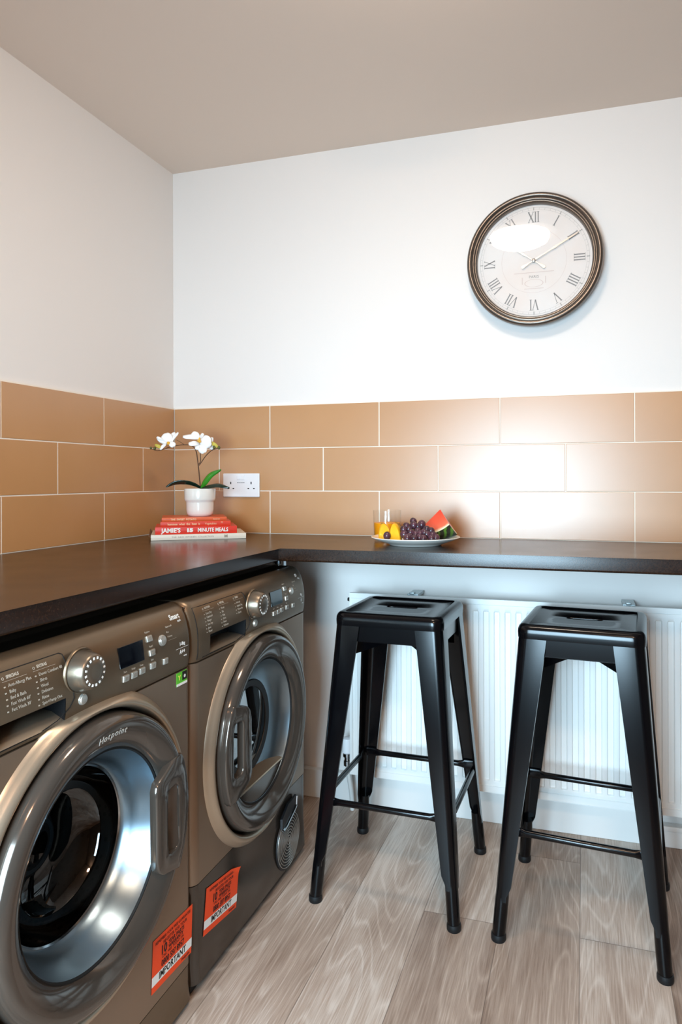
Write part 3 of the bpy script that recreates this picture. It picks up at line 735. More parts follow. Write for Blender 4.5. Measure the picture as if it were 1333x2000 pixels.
# ------------------------------------------------------------------ bar stools
def make_stool(label, loc, rz):
    t = thing('bar_stool', label, 'bar stool', loc, rz, None)
    HT, HB, ZL = 0.148, 0.203, 0.716
    def cz(z): return HT + (HB-HT)*(1-z/ZL)
    # seat
    angs = sorted(set([round(2*PI*k/64, 6) for k in range(64)] + [round(PI/4+q*PI/2+math.radians(d), 6) for q in range(4) for d in (-11, -9, -7.5, -6, -4.5, -3, -1.5, 0, 1.5, 3, 4.5, 6, 7.5, 9, 11)]))
    def sq(hx, hy, rc, z): return [(*ray_poly((0, 0), a, rrect(hx, hy, rc, 12)), z) for a in angs]
    bm = bmesh.new()
    loops = [sq(h, h, rc, z) for h, rc, z in ((0.1455, 0.026, 0.7215), (0.148, 0.028, 0.7222), (0.1485, 0.028, 0.735), (0.1478, 0.028, 0.7435), (0.1452, 0.027, 0.7500), (0.1405, 0.024, 0.7542), (0.1345, 0.018, 0.7555), (0.1265, 0.013, 0.7553), (0.1240, 0.011, 0.7522), (0.1228, 0.010, 0.7512), (0.09, 0.02, 0.7512))]
    loops += [sq(0.0455, 0.0115, 0.0113, 0.7512), sq(0.0450, 0.0108, 0.0106, 0.7505), sq(0.0445, 0.0102, 0.0100, 0.7450)]
    grid_face(bm, loops, closed_v=True)
    o = bobj('seat', bm, M_black, t, angle=45); o.modifiers.clear(); md = o.modifiers.new('th', 'SOLIDIFY'); md.thickness = 0.0018; md.offset = -1
    # legs
    for sx in (-1, 1):
        for sy in (-1, 1):
            bm = bmesh.new(); zs = [0.7235, 0.70, 0.62, 0.5, 0.36, 0.25, 0.18, 0.13, 0.108, 0.096]; rows = []
            for z in zs:
                cx = cz(z) - 0.0012; f = z/0.716
                R = 0.017 + 0.007*f; wd = 0.010 + 0.036*f**0.85
                if z < 0.11: wd = 0.010
                th = 0.0022; lip = 0.006
                outer = [(cx-R-wd, cx)] + [(cx-R+R*math.sin(PI/2*k/8), cx-R+R*math.cos(PI/2*k/8)) for k in range(9)] + [(cx, cx-R-wd)]
                inn = [(cx-th, cx-R-wd)] + [(cx-R+(R-th)*math.cos(PI/2*k/8), cx-R+(R-th)*math.sin(PI/2*k/8)) for k in range(9)] + [(cx-R-wd, cx-th)]
                # folded lips on both flanges
                outer = [(cx-R-wd-0.0005, cx-lip)] + outer + [(cx-lip, cx-R-wd-0.0005)]
                inn = [(cx-lip, cx-R-wd+th)] + [(cx-th, cx-R-wd+th)] + inn[1:-1] + [(cx-R-wd+th, cx-th), (cx-R-wd+th, cx-lip)]
                rows.append([(sx*a, sy*b, z) for a, b in outer+inn])
            vs = grid_face(bm, rows, closed_v=True); cap(bm, vs[0]); cap(bm, vs[-1])
            # rolled foot
            c0 = cz(0.125)-0.0175; c1 = cz(0.0)-0.0175
            tube(bm, [(sx*(c0+(c1-c0)*k), sy*(c0+(c1-c0)*k), 0.125-0.115*k) for k in (0, 0.25, 0.5, 1.0)], [0.0150, 0.0163, 0.0165, 0.0160], 20)
            lg = bobj('leg', bm, M_black, t, angle=35)
            bm = bmesh.new(); lathe(bm, [(0.0168, 0.0), (0.0182, 0.003), (0.0182, 0.012), (0.0172, 0.017), (0.012, 0.018)], 20, o=(sx*c1, sy*c1, 0), cap0=True, cap1=True)
            bobj('rubber_foot', bm, M_rubber, lg)
    # rails under the seat edge
    for k in range(4):
        bm = bmesh.new(); box(bm, (-0.100, -0.1405, 0.680), (0.100, -0.1380, 0.7225), 0.0008); box(bm, (-0.100, -0.1405, 0.680), (0.100, -0.130, 0.6822), 0.0006)
        bmesh.ops.transform(bm, matrix=Matrix.Rotation(k*PI/2, 4, 'Z'), verts=bm.verts[:]); bobj('apron_rail', bm, M_black, t)
    # diagonal stiffening plates
    bm = bmesh.new()
    for a in (PI/4, 3*PI/4):
        n = 16; rows = []
        L_ = 0.172
        prof = [(-L_ + 2*L_*k/n) for k in range(n+1)]
        lo = [0.665 - 0.032*abs(x)/L_ for x in prof]
        for sg in (-0.0013, 0.0013):
            rows.append([(x, sg, 0.738) for x in prof]); rows.append([(x, sg, z) for x, z in zip(prof, lo)])
        rws = [rows[0], rows[1], rows[3], rows[2]]
        b2 = bmesh.new(); vs = grid_face(b2, rws, closed_u=True); cap(b2, [r[0] for r in vs]); cap(b2, [r[-1] for r in vs])
        # bottom flange
        bmesh.ops.transform(b2, matrix=Matrix.Rotation(a, 4, 'Z'), verts=b2.verts[:])
        me = bpy.data.meshes.new('x'); b2.to_mesh(me); b2.free(); bm.from_mesh(me)
    bobj('cross_brace', bm, M_black, t)
    # footrest bars
    zb = 0.262; c = cz(zb)
    for k in range(4):
        bm = bmesh.new(); e = c-0.016; yb = -(c-0.010)
        pts = [(-e+0.045, yb, zb), (-e+0.03, yb, zb)]
        rows = []
        for x, ry, rz_ in ((-e, 0.0022, 0.0125), (-e+0.026, 0.0022, 0.0125), (-e+0.034, 0.005, 0.0105), (-e+0.045, 0.0082, 0.0085), (0, 0.0082, 0.0082), (e-0.045, 0.0082, 0.0085), (e-0.034, 0.005, 0.0105), (e-0.026, 0.0022, 0.0125), (e, 0.0022, 0.0125)):
            rows.append([(x, yb+ry*math.cos(2*PI*j/14), zb+rz_*math.sin(2*PI*j/14)) for j in range(14)])
        vs = grid_face(bm, rows, closed_v=True); cap(bm, vs[0]); cap(bm, vs[-1])
        bmesh.ops.transform(bm, matrix=Matrix.Rotation(k*PI/2, 4, 'Z'), verts=bm.verts[:]); bobj('footrest_bar', bm, M_black, t)
    return t
make_stool('black metal bar stool standing beside the tumble dryer, below the fruit plate', (0.984, -0.384, 0), -0.030)
make_stool('black metal bar stool below the clock, farther from the tumble dryer', (1.474, -0.410, 0), -0.085)

# ------------------------------------------------------------------ radiator
def radiator():
    t = thing('radiator', 'white ribbed panel radiator on the wall under the worktop', 'radiator', (1.43, -0.05, 0.135))
    X0, X1, Z0, Z1 = -0.70, 0.70, 0.0, 0.60     # local
    PITCH = 0.0333; yf = -0.052
    bm = bmesh.new()
    xs = []; x = X0
    nx = int((X1-X0)/PITCH); off = ((X1-X0)-nx*PITCH)/2
    prof = [0.0, 0.0060, 0.0072, 0.0084, 0.0098, 0.0235, 0.0249, 0.0261, 0.0273]
    for k in range(nx):
        for p in prof: xs.append(X0+off+k*PITCH+p)
    xs = [X0, X0+0.004] + [v for v in xs if v > X0+0.006] + [X1-0.003, X1]
    zs = [Z0, 0.012, 0.02, 0.030] + [0.034+0.0013*k for k in range(10)] + [0.05, 0.55] + [0.5525+0.0013*k for k in range(10)] + [0.572, 0.585, 0.594, Z1]
    def h(x, z):
        u = (x-X0-off) % PITCH; cx = 0.01665
        zlo, zhi = 0.034+0.0083, 0.566-0.0083
        dx = abs(u-cx); dz = max(zlo-z, z-zhi, 0); dd = math.hypot(dx, dz)
        v = (0.0098-dd)/0.0028; v = max(0, min(1, v)); v = v*v*(3-2*v)
        if x < X0+off or x > X1-off: v = 0
        d = 0.0065*v
        if z > 0.585: d += 0.0
        return d
    rows = []
    for z in zs: rows.append([(x, yf + h(x, z), z) for x in xs])
    vs = grid_face(bm, rows)
    # returns: top, bottom and ends folded back
    for z in (Z0, Z1): grid_face(bm, [[(x, yf, z) for x in (X0, X1)], [(x, yf+0.012, z) for x in (X0, X1)]])
    for x in (X0, X1): grid_face(bm, [[(x, yf, z) for z in (Z0, Z1)], [(x, yf+0.012, z) for z in (Z0, Z1)]])
    o = bobj('front_panel', bm, M_rad, t, angle=60)
    bm = bmesh.new(); tube(bm, [(X0+0.004, yf-0.0006, 0.022), (X1-0.004, yf-0.0006, 0.022)], 0.0016, 6); tube(bm, [(X0+0.004, yf-0.0006, 0.583), (X1-0.004, yf-0.0006, 0.583)], 0.0012, 6); bobj('pressed_seam', bm, M_rad, o)
    bm = bmesh.new(); box(bm, (X0+0.015, yf+0.012, 0.012), (X1-0.015, 0.03, Z1-0.012), 0.004); bobj('back_panel', bm, M_rad, t)
    bm = bmesh.new(); tube(bm, [(X0-0.006, yf+0.02, 0.575), (X0+0.02, yf+0.02, 0.575)], 0.009, 14); bobj('bleed_plug', bm, M_chrome, t)
    bm = bmesh.new(); tube(bm, [(X0-0.012, yf+0.02, 0.575), (X0-0.0055, yf+0.02, 0.575)], 0.006, 10); bobj('bleed_screw', bm, M_gap, t)
    for x in (0.942-1.43, 1.60-1.43):
        bm = bmesh.new(); box(bm, (x-0.018, yf+0.012, Z1-0.006), (x+0.018, 0.045, Z1+0.004), 0.0015); box(bm, (x-0.009, yf+0.006, Z1+0.002), (x+0.006, yf+0.03, Z1+0.010), 0.002)
        bobj('wall_bracket', bm, mat('galvanised', 'A9B2B4', 0.35, metal=0.8), t)
    return t
radiator()
# valve
t = thing('radiator_valve', 'white and chrome thermostatic valve with pipe at the left end of the radiator', 'radiator valve', (0.712, -0.075, 0))
bm = bmesh.new(); tube(bm, smooth_curve([(0.014, 0.01, 0.0), (0.012, 0.008, 0.05), (0.003, 0.0, 0.13), (0, 0, 0.165)], 4), 0.0075, 12); bobj('pipe', bm, mat('white_pipe', 'DAD8D4', 0.35), t)
bm = bmesh.new(); lathe(bm, [(0.009, 0.150), (0.0125, 0.152), (0.0125, 0.168), (0.010, 0.170), (0.010, 0.180), (0.0145, 0.182), (0.0145, 0.193), (0.009, 0.195)], 18, cap0=True, cap1=True); tube(bm, [(0, 0, 0.170), (0.028, 0, 0.170)], 0.009, 12); bobj('valve_body', bm, M_chrome, t)
bm = bmesh.new(); lathe(bm, [(0.013, 0.193), (0.0175, 0.197), (0.0182, 0.235), (0.0165, 0.243), (0.010, 0.246), (0.0003, 0.2465)], 24, cap0=True); bobj('valve_head', bm, M_plastic, t)

# ------------------------------------------------------------------ wall clock
def clock():
    t = thing('wall_clock', 'round bronze-rimmed wall clock with Roman numerals hanging on the white wall', 'clock', (1.323, 0.0, 1.800))
    W = WT
    bm = bmesh.new()
    lathe(bm, [(0.10, W), (0.196, W), (0.203, -0.004), (0.2075, -0.022), (0.2095, -0.036), (0.2085, -0.045), (0.2045, -0.0505), (0.1985, -0.0515), (0.1945, -0.0485), (0.1932, -0.0445), (0.1925, -0.0440), (0.1900, -0.0455), (0.1870, -0.0450), (0.1850, -0.0415), (0.1840, -0.0405), (0.1815, -0.0410), (0.1785, -0.0375), (0.1775, -0.0310), (0.1770, -0.020)], 128, 'y')
    bobj('rim', bm, M_bronze, t, angle=60)
    bm = bmesh.new(); lathe(bm, [(0.178, -0.021), (0.0004, -0.021)], 96, 'y')
    face = bobj('dial', bm, mat('dial_paper', 'ECE6E2', 0.6, vary=(6, 'EBDDD4')), t)
    ink = mat('dial_ink', '8E8A88', 0.6); pale = mat('dial_pale_ink', 'D8C4BC', 0.6)
    Y0 = -0.0216
    def stroke(bm, x0, z0, x1, z1, wd):
        a = Vector((x0, 0, z0)); b = Vector((x1, 0, z1)); dd = (b-a).normalized(); n = Vector((-dd.z, 0, dd.x))*wd/2
        q = [a+n, b+n, b-n, a-n]; f = bm.faces.new([bm.verts.new((p.x, Y0, p.z)) for p in q])
    nums = ['XII', 'I', 'II', 'III', 'IIII', 'V', 'VI', 'VII', 'VIII', 'IX', 'X', 'XI']
    for i, s in enumerate(nums):
        bm = bmesh.new(); H = 0.033; wI = 0.0085; wV = 0.020; wX = 0.019
        wid = sum({'I': wI, 'V': wV, 'X': wX}[c] for c in s); x = -wid/2
        for c in s:
            if c == 'I':
                m0 = x + wI/2; stroke(bm, m0, -H/2, m0, H/2, 0.0034)
                for z in (-H/2, H/2): stroke(bm, m0-0.0036, z, m0+0.0036, z, 0.0012)
                x += wI
            elif c == 'V':
                stroke(bm, x+0.002, H/2, x+wV/2, -H/2, 0.0036); stroke(bm, x+wV-0.002, H/2, x+wV/2, -H/2, 0.0016)
                stroke(bm, x-0.001, H/2, x+0.006, H/2, 0.0012); stroke(bm, x+wV-0.006, H/2, x+wV+0.001, H/2, 0.0012); x += wV
            else:
                stroke(bm, x+0.002, H/2, x+wX-0.002, -H/2, 0.0036); stroke(bm, x+wX-0.002, H/2, x+0.002, -H/2, 0.0016)
                for z in (-H/2, H/2): stroke(bm, x, z, x+0.006, z, 0.0012); stroke(bm, x+wX-0.006, z, x+wX, z, 0.0012)
                x += wX
        ang = -i*PI/6
        bmesh.ops.transform(bm, matrix=Matrix.Rotation(-ang, 4, 'Y') @ Matrix.Translation((0, 0, 0.139)), verts=bm.verts[:])
        bobj('numeral', bm, ink, face, smooth=False)
    bm = bmesh.new()
    lathe(bm, [(0.1685, Y0), (0.1692, Y0)], 96, 'y'); lathe(bm, [(0.1615, Y0), (0.1619, Y0)], 96, 'y')
    for k in range(60):
        a = k*PI/30; r0, r1 = (0.160, 0.1700) if k % 5 == 0 else (0.1625, 0.1680)
        stroke(bm, r0*math.sin(a), r0*math.cos(a), r1*math.sin(a), r1*math.cos(a), 0.0028 if k % 5 == 0 else 0.0007)
    bobj('minute_track', bm, mat('track_ink', 'B3ACA6', 0.6), face, smooth=False)
    bm = bmesh.new(); lathe(bm, [(0.100, Y0), (0.1006, Y0)], 72, 'y')
    rows = []
    for rx in (1.0, 0.93): rows.append([(0.029*rx*math.cos(2*PI*k/40), Y0, -0.070+0.0125*rx*math.sin(2*PI*k/40)) for k in range(40)])
    grid_face(bm, rows, closed_v=True)
    stroke(bm, -0.062, -0.036, 0.062, -0.036, 0.0016); stroke(bm, -0.036, -0.050, -0.036, -0.072, 0.002); stroke(bm, 0.036, -0.050, 0.036, -0.072, 0.002)
    stroke(bm, -0.03, -0.087, 0.03, -0.087, 0.0014)
    bobj('dial_ornament', bm, pale, face, smooth=False)
    fm = Matrix(((1, 0, 0, 0), (0, 0, -1, Y0), (0, 1, 0, -0.050), (0, 0, 0, 1)))
    text_mesh('dial_lettering', 'PARIS', 0.0125, fm, mat('dial_grey_ink', 'A39C98', 0.6), face, align='CENTER', ext=0.0001)
    # hands (ten past ten)
    hm = mat('hand_metal', 'B8B2AC', 0.35, metal=0.6)
    def hand(name, ang, L_, w0, y):
        bm = bmesh.new()
        pts = [(-0.035, 0.0040), (-0.026, 0.0034), (-0.018, 0.0014), (0, 0.0022), (L_*0.28, 0.0016), (L_*0.42, 0.0020), (L_*0.47, 0.0046), (L_*0.52, 0.0018), (L_*0.60, w0), (L_*0.92, w0*0.7), (L_, 0.0005)]
        rows = [[(-q, y, z), (q, y, z)] for z, q in pts]; rows2 = [[(-q, y-0.0012, z), (q, y-0.0012, z)] for z, q in pts]
        grid_face(bm, rows); grid_face(bm, rows2); lathe(bm, [(0.0001, y-0.0013), (0.0048, y-0.0013)], 14, 'y', (0, 0, -0.038))
        bmesh.ops.transform(bm, matrix=Matrix.Rotation(ang, 4, 'Y'), verts=bm.verts[:]); bobj(name, bm, hm, t)
    hand('minute_hand', math.radians(61), 0.158, 0.0026, -0.0285)
    hand('hour_hand', math.radians(-55), 0.085, 0.0026, -0.0262)
    bm = bmesh.new(); lathe(bm, [(0.006, -0.021), (0.006, -0.031), (0.003, -0.0325), (0.0003, -0.0325)], 16, 'y'); bobj('hand_hub', bm, hm, t)
    bm = bmesh.new(); lathe(bm, [(0.1785, -0.0345), (0.0004, -0.0345)], 96, 'y')
    bobj('cover_glass', bm, glass_mat('clock_glass', (0.97, 0.97, 0.97), 1.5, 0.0, 1.0), t)
clock()

# ------------------------------------------------------------------ socket
def socket():
    t = thing('wall_socket', 'white double plug socket on the tiled wall beside the orchid', 'plug socket', (0.283, 0, 1.0895))
    bm = bmesh.new(); box(bm, (-0.073, -0.0095, -0.043), (0.073, -0.0002, 0.043), 0.003, 3); bobj('face_plate', bm, M_plastic, t)
    for k, cx in enumerate((-0.036, 0.036)):
        bm = bmesh.new(); sx = -0.017 if k == 0 else 0.017
        for (x, z, hx, hz) in ((0, 0.008, 0.002, 0.0042), (-0.011, -0.012, 0.0032, 0.0019), (0.011, -0.012, 0.0032, 0.0019)):
            box(bm, (cx*1.0+x+sx*0.3-hx, -0.0100, z-hz), (cx+x+sx*0.3+hx, -0.0093, z+hz))
        bobj('pin_slots', bm, M_ink, t, smooth=False)
        bm = bmesh.new(); xx = -0.009 if k == 0 else 0.009; box(bm, (xx-0.0065, -0.0130, 0.020), (xx+0.0065, -0.009, 0.036), 0.0015); bobj('rocker_switch', bm, M_plastic, t)
    fm = Matrix(((1, 0, 0, 0), (0, 0, -1, -0.0098), (0, 1, 0, 0.009), (0, 0, 0, 1)))
    text_mesh('socket_lettering', 'BRITISH STANDARD', 0.0034, fm, M_ink, t, align='CENTER', ext=0.0001, bold=0.0001)
socket()

# ------------------------------------------------------------------ books
BR = math.radians(33.0)
def book(name, label, base, L_, D_, H_, cover, pages, spine_txt, tcol, shift=(0, 0), rot=0.0, open_cover=False):
    # local: x along the spine, y into the corner, spine face at y=0
    t = thing(name, label, 'book', (0, 0, 0), 0, 'cook books stacked under the orchid')
    a = BR + rot
    ex = Vector((math.cos(a), math.sin(a), 0)); ey = Vector((-math.sin(a), math.cos(a), 0))
    o0 = Vector((0.277, -0.283, 0)) + ex*shift[0] + ey*shift[1]
    t.location = (o0.x, o0.y, base); t.rotation_euler = (0, 0, a)
    cm = mat('cover_'+cover, cover, 0.32); pm = mat('pages_'+pages, pages, 0.8)
    bm = bmesh.new(); ct = 0.0022; h = L_/2
    box(bm, (-h, 0, 0), (h, D_, ct), 0.0006); box(bm, (-h, 0, H_-ct), (h, D_, H_), 0.0006)
    rows = [[(x, -0.0012*math.sin(PI*k/6), H_*k/6) for x in (-h, h)] for k in range(7)]; rows += [[(x, 0.0025, H_*(6-k)/6) for x in (-h, h)] for k in range(7)]
    vs = grid_face(bm, rows, closed_u=True); cap(bm, [v[0] for v in vs]); cap(bm, [v[1] for v in vs])
    bobj('cover', bm, cm, t, angle=35)
    bm = bmesh.new(); box(bm, (-h+0.004, 0.0025, ct), (h-0.004, D_-0.004, H_-ct)); bobj('pages', bm, pm, t, smooth=False)
    tm = []
    fm = lambda x, z: Matrix(((1, 0, 0, x), (0, 0, -1, -0.0016), (0, 1, 0, z), (0, 0, 0, 1)))
    for txt, x, size, sx, bd in spine_txt: text_mesh('spine_lettering', txt, size, fm(x, H_/2), tcol, t, align='CENTER', ext=0.0001, sx=sx, bold=bd)
    if open_cover:
        bm = bmesh.new()
        rows = [[(-h-0.001-0.010*k/4, y, H_+0.020*k/4 if y > D_*0.5 else H_*0.2+0.012*k/4) for k in range(5)] for y in (0.004, D_*0.35, D_*0.7, D_-0.01)]
        rows2 = [[(-h+0.002-0.010*k/4, y, (H_*0.3)+(0.018 if y > D_*0.5 else 0.008)*k/4) for k in range(5)] for y in (0.004, D_*0.35, D_*0.7, D_-0.01)]
        grid_face(bm, rows2); o = bobj('dust_jacket_flap', bm, mat('flap_brown', '6E4C34', 0.6), t); md = o.modifiers.new('th', 'SOLIDIFY'); md.thickness = 0.001
    return t
wt = mat('spine_white', 'F6F0E6', 0.5); bt_ = mat('spine_brown', '9A8A78', 0.5); ct_ = mat('spine_cream', 'F6C79A', 0.5)
z = 0.9165
book('cream_cookbook', 'large cream cook book, bottom of the stack under the orchid', z, 0.300, 0.215, 0.0175, 'E9DCCB', 'E8DCC4', [('THE  NEW  KITCHEN  COLLECTION', -0.02, 0.0068, 1.2, 0), ('M', 0.085, 0.011, 1.2, 0.0008)], bt_, (0.0, 0.0), 0.0, True)
z += 0.0178
book('red_cookbook', 'thick red cook book, with bold white capitals on the spine, second from the bottom', z, 0.258, 0.190, 0.0235, 'E0331D', 'F0D8B8', [("JAMIE'S", -0.080, 0.0195, 0.98, 0.0006), ('15', -0.022, 0.0150, 1.4, 0.0012), ('MINUTE MEALS', 0.052, 0.0175, 0.82, 0.0005)], wt, (-0.008, 0.006), 0.0)
z += 0.0238
book('thin_red_cookbook', 'slim red cook book with cream lettering, third from the bottom of the stack', z, 0.222, 0.175, 0.0165, 'DE3A20', 'EFD9B6', [('hummus  what  the  heat  is', -0.038, 0.0100, 0.9, 0.0002), ('Vegetables', 0.047, 0.0095, 0.9, 0), ('*', 0.083, 0.014, 1, 0.0005)], ct_, (-0.010, 0.012), 0.0)
z += 0.0168
book('orange_cookbook', 'slim orange cook book, top of the stack directly under the plant pot', z, 0.205, 0.165, 0.0125, 'DB5A2C', 'EAD9BC', [('THE  SWEET  POTATO', -0.035, 0.0080, 1.0, 0.0002), ('kitchen', 0.070, 0.0075, 1, 0)], ct_, (-0.014, 0.016), 0.0)
ZB = z + 0.0127
# ------------------------------------------------------------------ orchid
def orchid():
    t = thing('potted_orchid', 'white orchid in a white ceramic pot on top of the book stack', 'potted plant', (0.230, -0.200, ZB), YAW)
    K = 1/583.0
    def P(px, py, v=0.0): return Vector(((px-390)*K, v, (1004.5-py)*K))
    bm = bmesh.new()
    lathe(bm, [(0.0004, 0.0), (0.034, 0.0), (0.0395, 0.003), (0.0435, 0.010), (0.0450, 0.022), (0.0455, 0.045), (0.0460, 0.049), (0.0505, 0.0535), (0.0515, 0.058), (0.0518, 0.090), (0.0510, 0.0925), (0.0490, 0.0925), (0.0485, 0.089), (0.047, 0.070), (0.044, 0.06), (0.0004, 0.06)], 48)
    bobj('pot', bm, M_ceramic, t)
    bm = bmesh.new(); vs = lathe(bm, [(0.0475, 0.080), (0.03, 0.084), (0.0004, 0.086)], 24); bobj('moss', bm, mat('moss', '4A3B28', 0.9, bump=(150, 1.0, 0.01)), t)
    sm = mat('stem_brown', '5A3A26', 0.5)
    bm = bmesh.new()
    main = smooth_curve([P(390.8, 950), P(388.4, 916, -0.004), P(386, 892, -0.006), P(383.6, 877.6, -0.006), P(378.8, 869, -0.006), P(371.6, 865, -0.008), P(359.6, 864.4, -0.012), P(347.6, 866, -0.016), P(332, 869.8, -0.02), P(320, 874, -0.022), P(309, 876, -0.024), P(297, 871.6, -0.024)], 5)
    tube(bm, main, [0.0021-0.0011*i/len(main) for i in range(len(main))], 8)
    tube(bm, smooth_curve([P(387, 904, -0.005), P(391.5, 897, -0.003), P(391, 885, 0.0), P(390, 870, 0.004)], 5), 0.0014, 7)
    tube(bm, smooth_curve([P(389, 905, -0.004), P(403, 886, -0.008), P(416, 875, -0.012), P(429, 871.5, -0.014)], 5), [0.0015]*16, 7)
    tube(bm, smooth_curve([P(386, 876, -0.006), P(392, 873, -0.008), P(398, 868, -0.012)], 4), 0.001, 6)
    tube(bm, smooth_curve([P(361, 864, -0.012), P(352, 858, -0.014), P(346, 855, -0.016)], 4), 0.0009, 6)
    bobj('stem', bm, sm, t)
    # leaves
    def leaf(name, pts, wd, m, roll=0.0):
        c = smooth_curve(pts, 7); n = len(c); rows = []
        for i, p in enumerate(c):
            f = i/(n-1); w_ = wd*(math.sin(PI*min(1, f*0.93+0.07))**0.62)*(1 if f < 0.97 else 0.5)
            tg = (c[min(i+1, n-1)]-c[max(i-1, 0)]).normalized(); side = Vector((0, 1, 0)); side = (side - tg*side.dot(tg)).normalized(); nn = tg.cross(side)
            side = (side*math.cos(roll)+nn*math.sin(roll)); nn = tg.cross(side)
            rows.append([p + side*w_*k/4 + nn*(0.0016*(abs(k)/4)**2*3*(-1)) for k in range(-4, 5)])
        bm = bmesh.new(); grid_face(bm, rows); o = bobj(name, bm, m, t); md = o.modifiers.new('th', 'SOLIDIFY'); md.thickness = 0.0012
        return o
    lg = mat('leaf_green', '2E7D1C', 0.25, vary=(20, '3F9427'), coat=0.3); ld = mat('leaf_dark_green', '16281C', 0.25, coat=0.3)
    leaf('leaf', [P(391, 950), P(400, 938, -0.01), P(414, 923, -0.02), P(434, 913, -0.025)], 0.0105, lg, 1.15)['label'] = 'bright upright green leaf'
    leaf('leaf', [P(391, 951), P(378, 944.5, -0.008), P(362, 940.5, -0.02), P(345, 941.5, -0.028), P(329, 948.5, -0.034)], 0.013, ld, 0.62)
    leaf('leaf', [P(391, 951), P(404, 946, -0.01), P(424, 942.5, -0.022), P(438, 944, -0.03), P(452, 948.5, -0.034)], 0.012, ld, -0.55 + 1.1)
    # flowers
    pw = mat('petal_white', 'F8F4F0', 0.45); 
    nt = pw.node_tree; nt.nodes['Principled BSDF'].inputs['Subsurface Weight'].default_value = 0.15; nt.nodes['Principled BSDF'].inputs['Subsurface Radius'].default_value = (0.01, 0.008, 0.006)
    ly = mat('lip_yellow', 'EDB23C', 0.4); bg = mat('bud_green', '5A5A2A', 0.5); yg = mat('sepal_yellow_green', 'C9B84A', 0.5)
    def petal(a, b, wd, cup, nrm, par, m=pw, name='petal'):
        a = Vector(a); b = Vector(b); ax = (b-a); Ln = ax.length; ax.normalize(); nrm = Vector(nrm); nrm = (nrm-ax*nrm.dot(ax)).normalized(); sd = ax.cross(nrm)
        rows = []; n = 10
        for i in range(n+1):
            f = i/n; w_ = 1.18*wd*max(0.14*(1-f)+0.10, math.sin(PI*(f**1.1*0.90+0.04))**0.55)
            rows.append([a + ax*Ln*f + sd*w_*k/4 + nrm*(cup*(math.sin(PI*f)*0.6 - (k/4)**2*0.5) + 0.0012*math.sin(f*9+k)) for k in range(-4, 5)])
        bm = bmesh.new(); grid_face(bm, rows); o = bobj(name, bm, m, par); md = o.modifiers.new('th', 'SOLIDIFY'); md.thickness = 0.0006
        return o
    def lip(c, r, d):
        bm = bmesh.new(); c = Vector(c); bmesh.ops.create_uvsphere(bm, u_segments=12, v_segments=8, radius=r)
        for v in bm.verts: v.co = Vector((v.co.x, v.co.y*1.3, v.co.z*0.8)) + c
        b2 = bmesh.new(); bmesh.ops.create_uvsphere(b2, u_segments=10, v_segments=6, radius=r*0.55)
        for v in b2.verts: v.co = Vector((v.co.x*1.6, v.co.y, v.co.z)) + c + Vector(d)
        me = bpy.data.meshes.new('x'); b2.to_mesh(me); b2.free(); bm.from_mesh(me)
        o = bobj('flower', bm, ly, t); o['label'] = 'white flower with yellow centre'; return o
    f = lip(P(333, 861, -0.030), 0.0055, (0.001, -0.004, -0.004))
    petal(P(333, 862, -0.027), P(326, 842, -0.024), 0.0165, 0.005, (0.1, -1, 0.1), f)
    petal(P(335, 861, -0.025), P(350, 840, -0.020), 0.0055, 0.003, (-0.6, -1, 0.0), f)
    petal(P(335, 860, -0.024), P(343, 840, -0.012), 0.0085, 0.003, (0.3, -1, 0.0), f)
    petal(P(337, 858, -0.028), P(344, 869, -0.034), 0.0095, 0.003, (0.3, -1, 0.3), f)
    petal(P(328, 864, -0.028), P(311, 850, -0.034), 0.0065, 0.003, (-0.4, -1, 0.2), f)
    petal(P(328, 862, -0.028), P(317, 874, -0.034), 0.0055, 0.002, (-0.4, -1, 0.2), f)
    petal(P(320, 872, -0.024), P(307, 864, -0.030), 0.005, 0.003, (0, -1, 0.4), f, yg, 'sepal')
    f = lip(P(392.5, 857, -0.030), 0.0060, (0.003, -0.003, -0.004))
    petal(P(393, 861, -0.022), P(416, 858, -0.026), 0.0195, 0.005, (0.1, -1, 0.1), f)
    petal(P(392, 862, -0.022), P(373, 863, -0.034), 0.0085, 0.003, (0, -1, 0.5), f)
    petal(P(394, 864, -0.02), P(403, 881, -0.032), 0.0125, 0.003, (0, -1, 0.2), f)
    petal(P(391, 863, -0.018), P(387, 874, -0.03), 0.007, 0.003, (0, -1, 0.2), f)
    petal(P(408, 862, -0.006), P(419, 873, 0.0), 0.009, 0.003, (0.2, -1, 0.2), f)
    petal(P(411, 858, -0.010), P(427, 869, -0.014), 0.0055, 0.003, (0.2, -1, 0.2), f, yg, 'sepal')
    petal(P(412, 862, -0.008), P(416, 850, -0.012), 0.0055, 0.003, (0.2, -1, 0.2), f)
    f = lip(P(389, 851, 0.004), 0.0040, (0.0, -0.004, -0.003))
    petal(P(390, 850, 0.002), P(359, 848, -0.016), 0.0085, 0.004, (0.1, -0.8, 0.5), f)
    petal(P(389, 848, 0.002), P(399, 846, -0.012), 0.0085, 0.003, (0.1, -1, 0.3), f)
    petal(P(388, 852, 0.004), P(376, 840, -0.004), 0.0105, 0.003, (0.1, -1, 0.3), f)
    for (x, y, r) in ((297.5, 871, 0.0040), (305, 871.5, 0.0048), (420, 869.5, 0.0052), (429.5, 870.5, 0.0050)):
        bm = bmesh.new(); bmesh.ops.create_uvsphere(bm, u_segments=12, v_segments=8, radius=r)
        for v in bm.verts: v.co = Vector((v.co.x*1.0, v.co.y, v.co.z*1.25)) + P(x, y, -0.022 if x < 350 else -0.014)
        bobj('bud', bm, bg, t)
orchid()

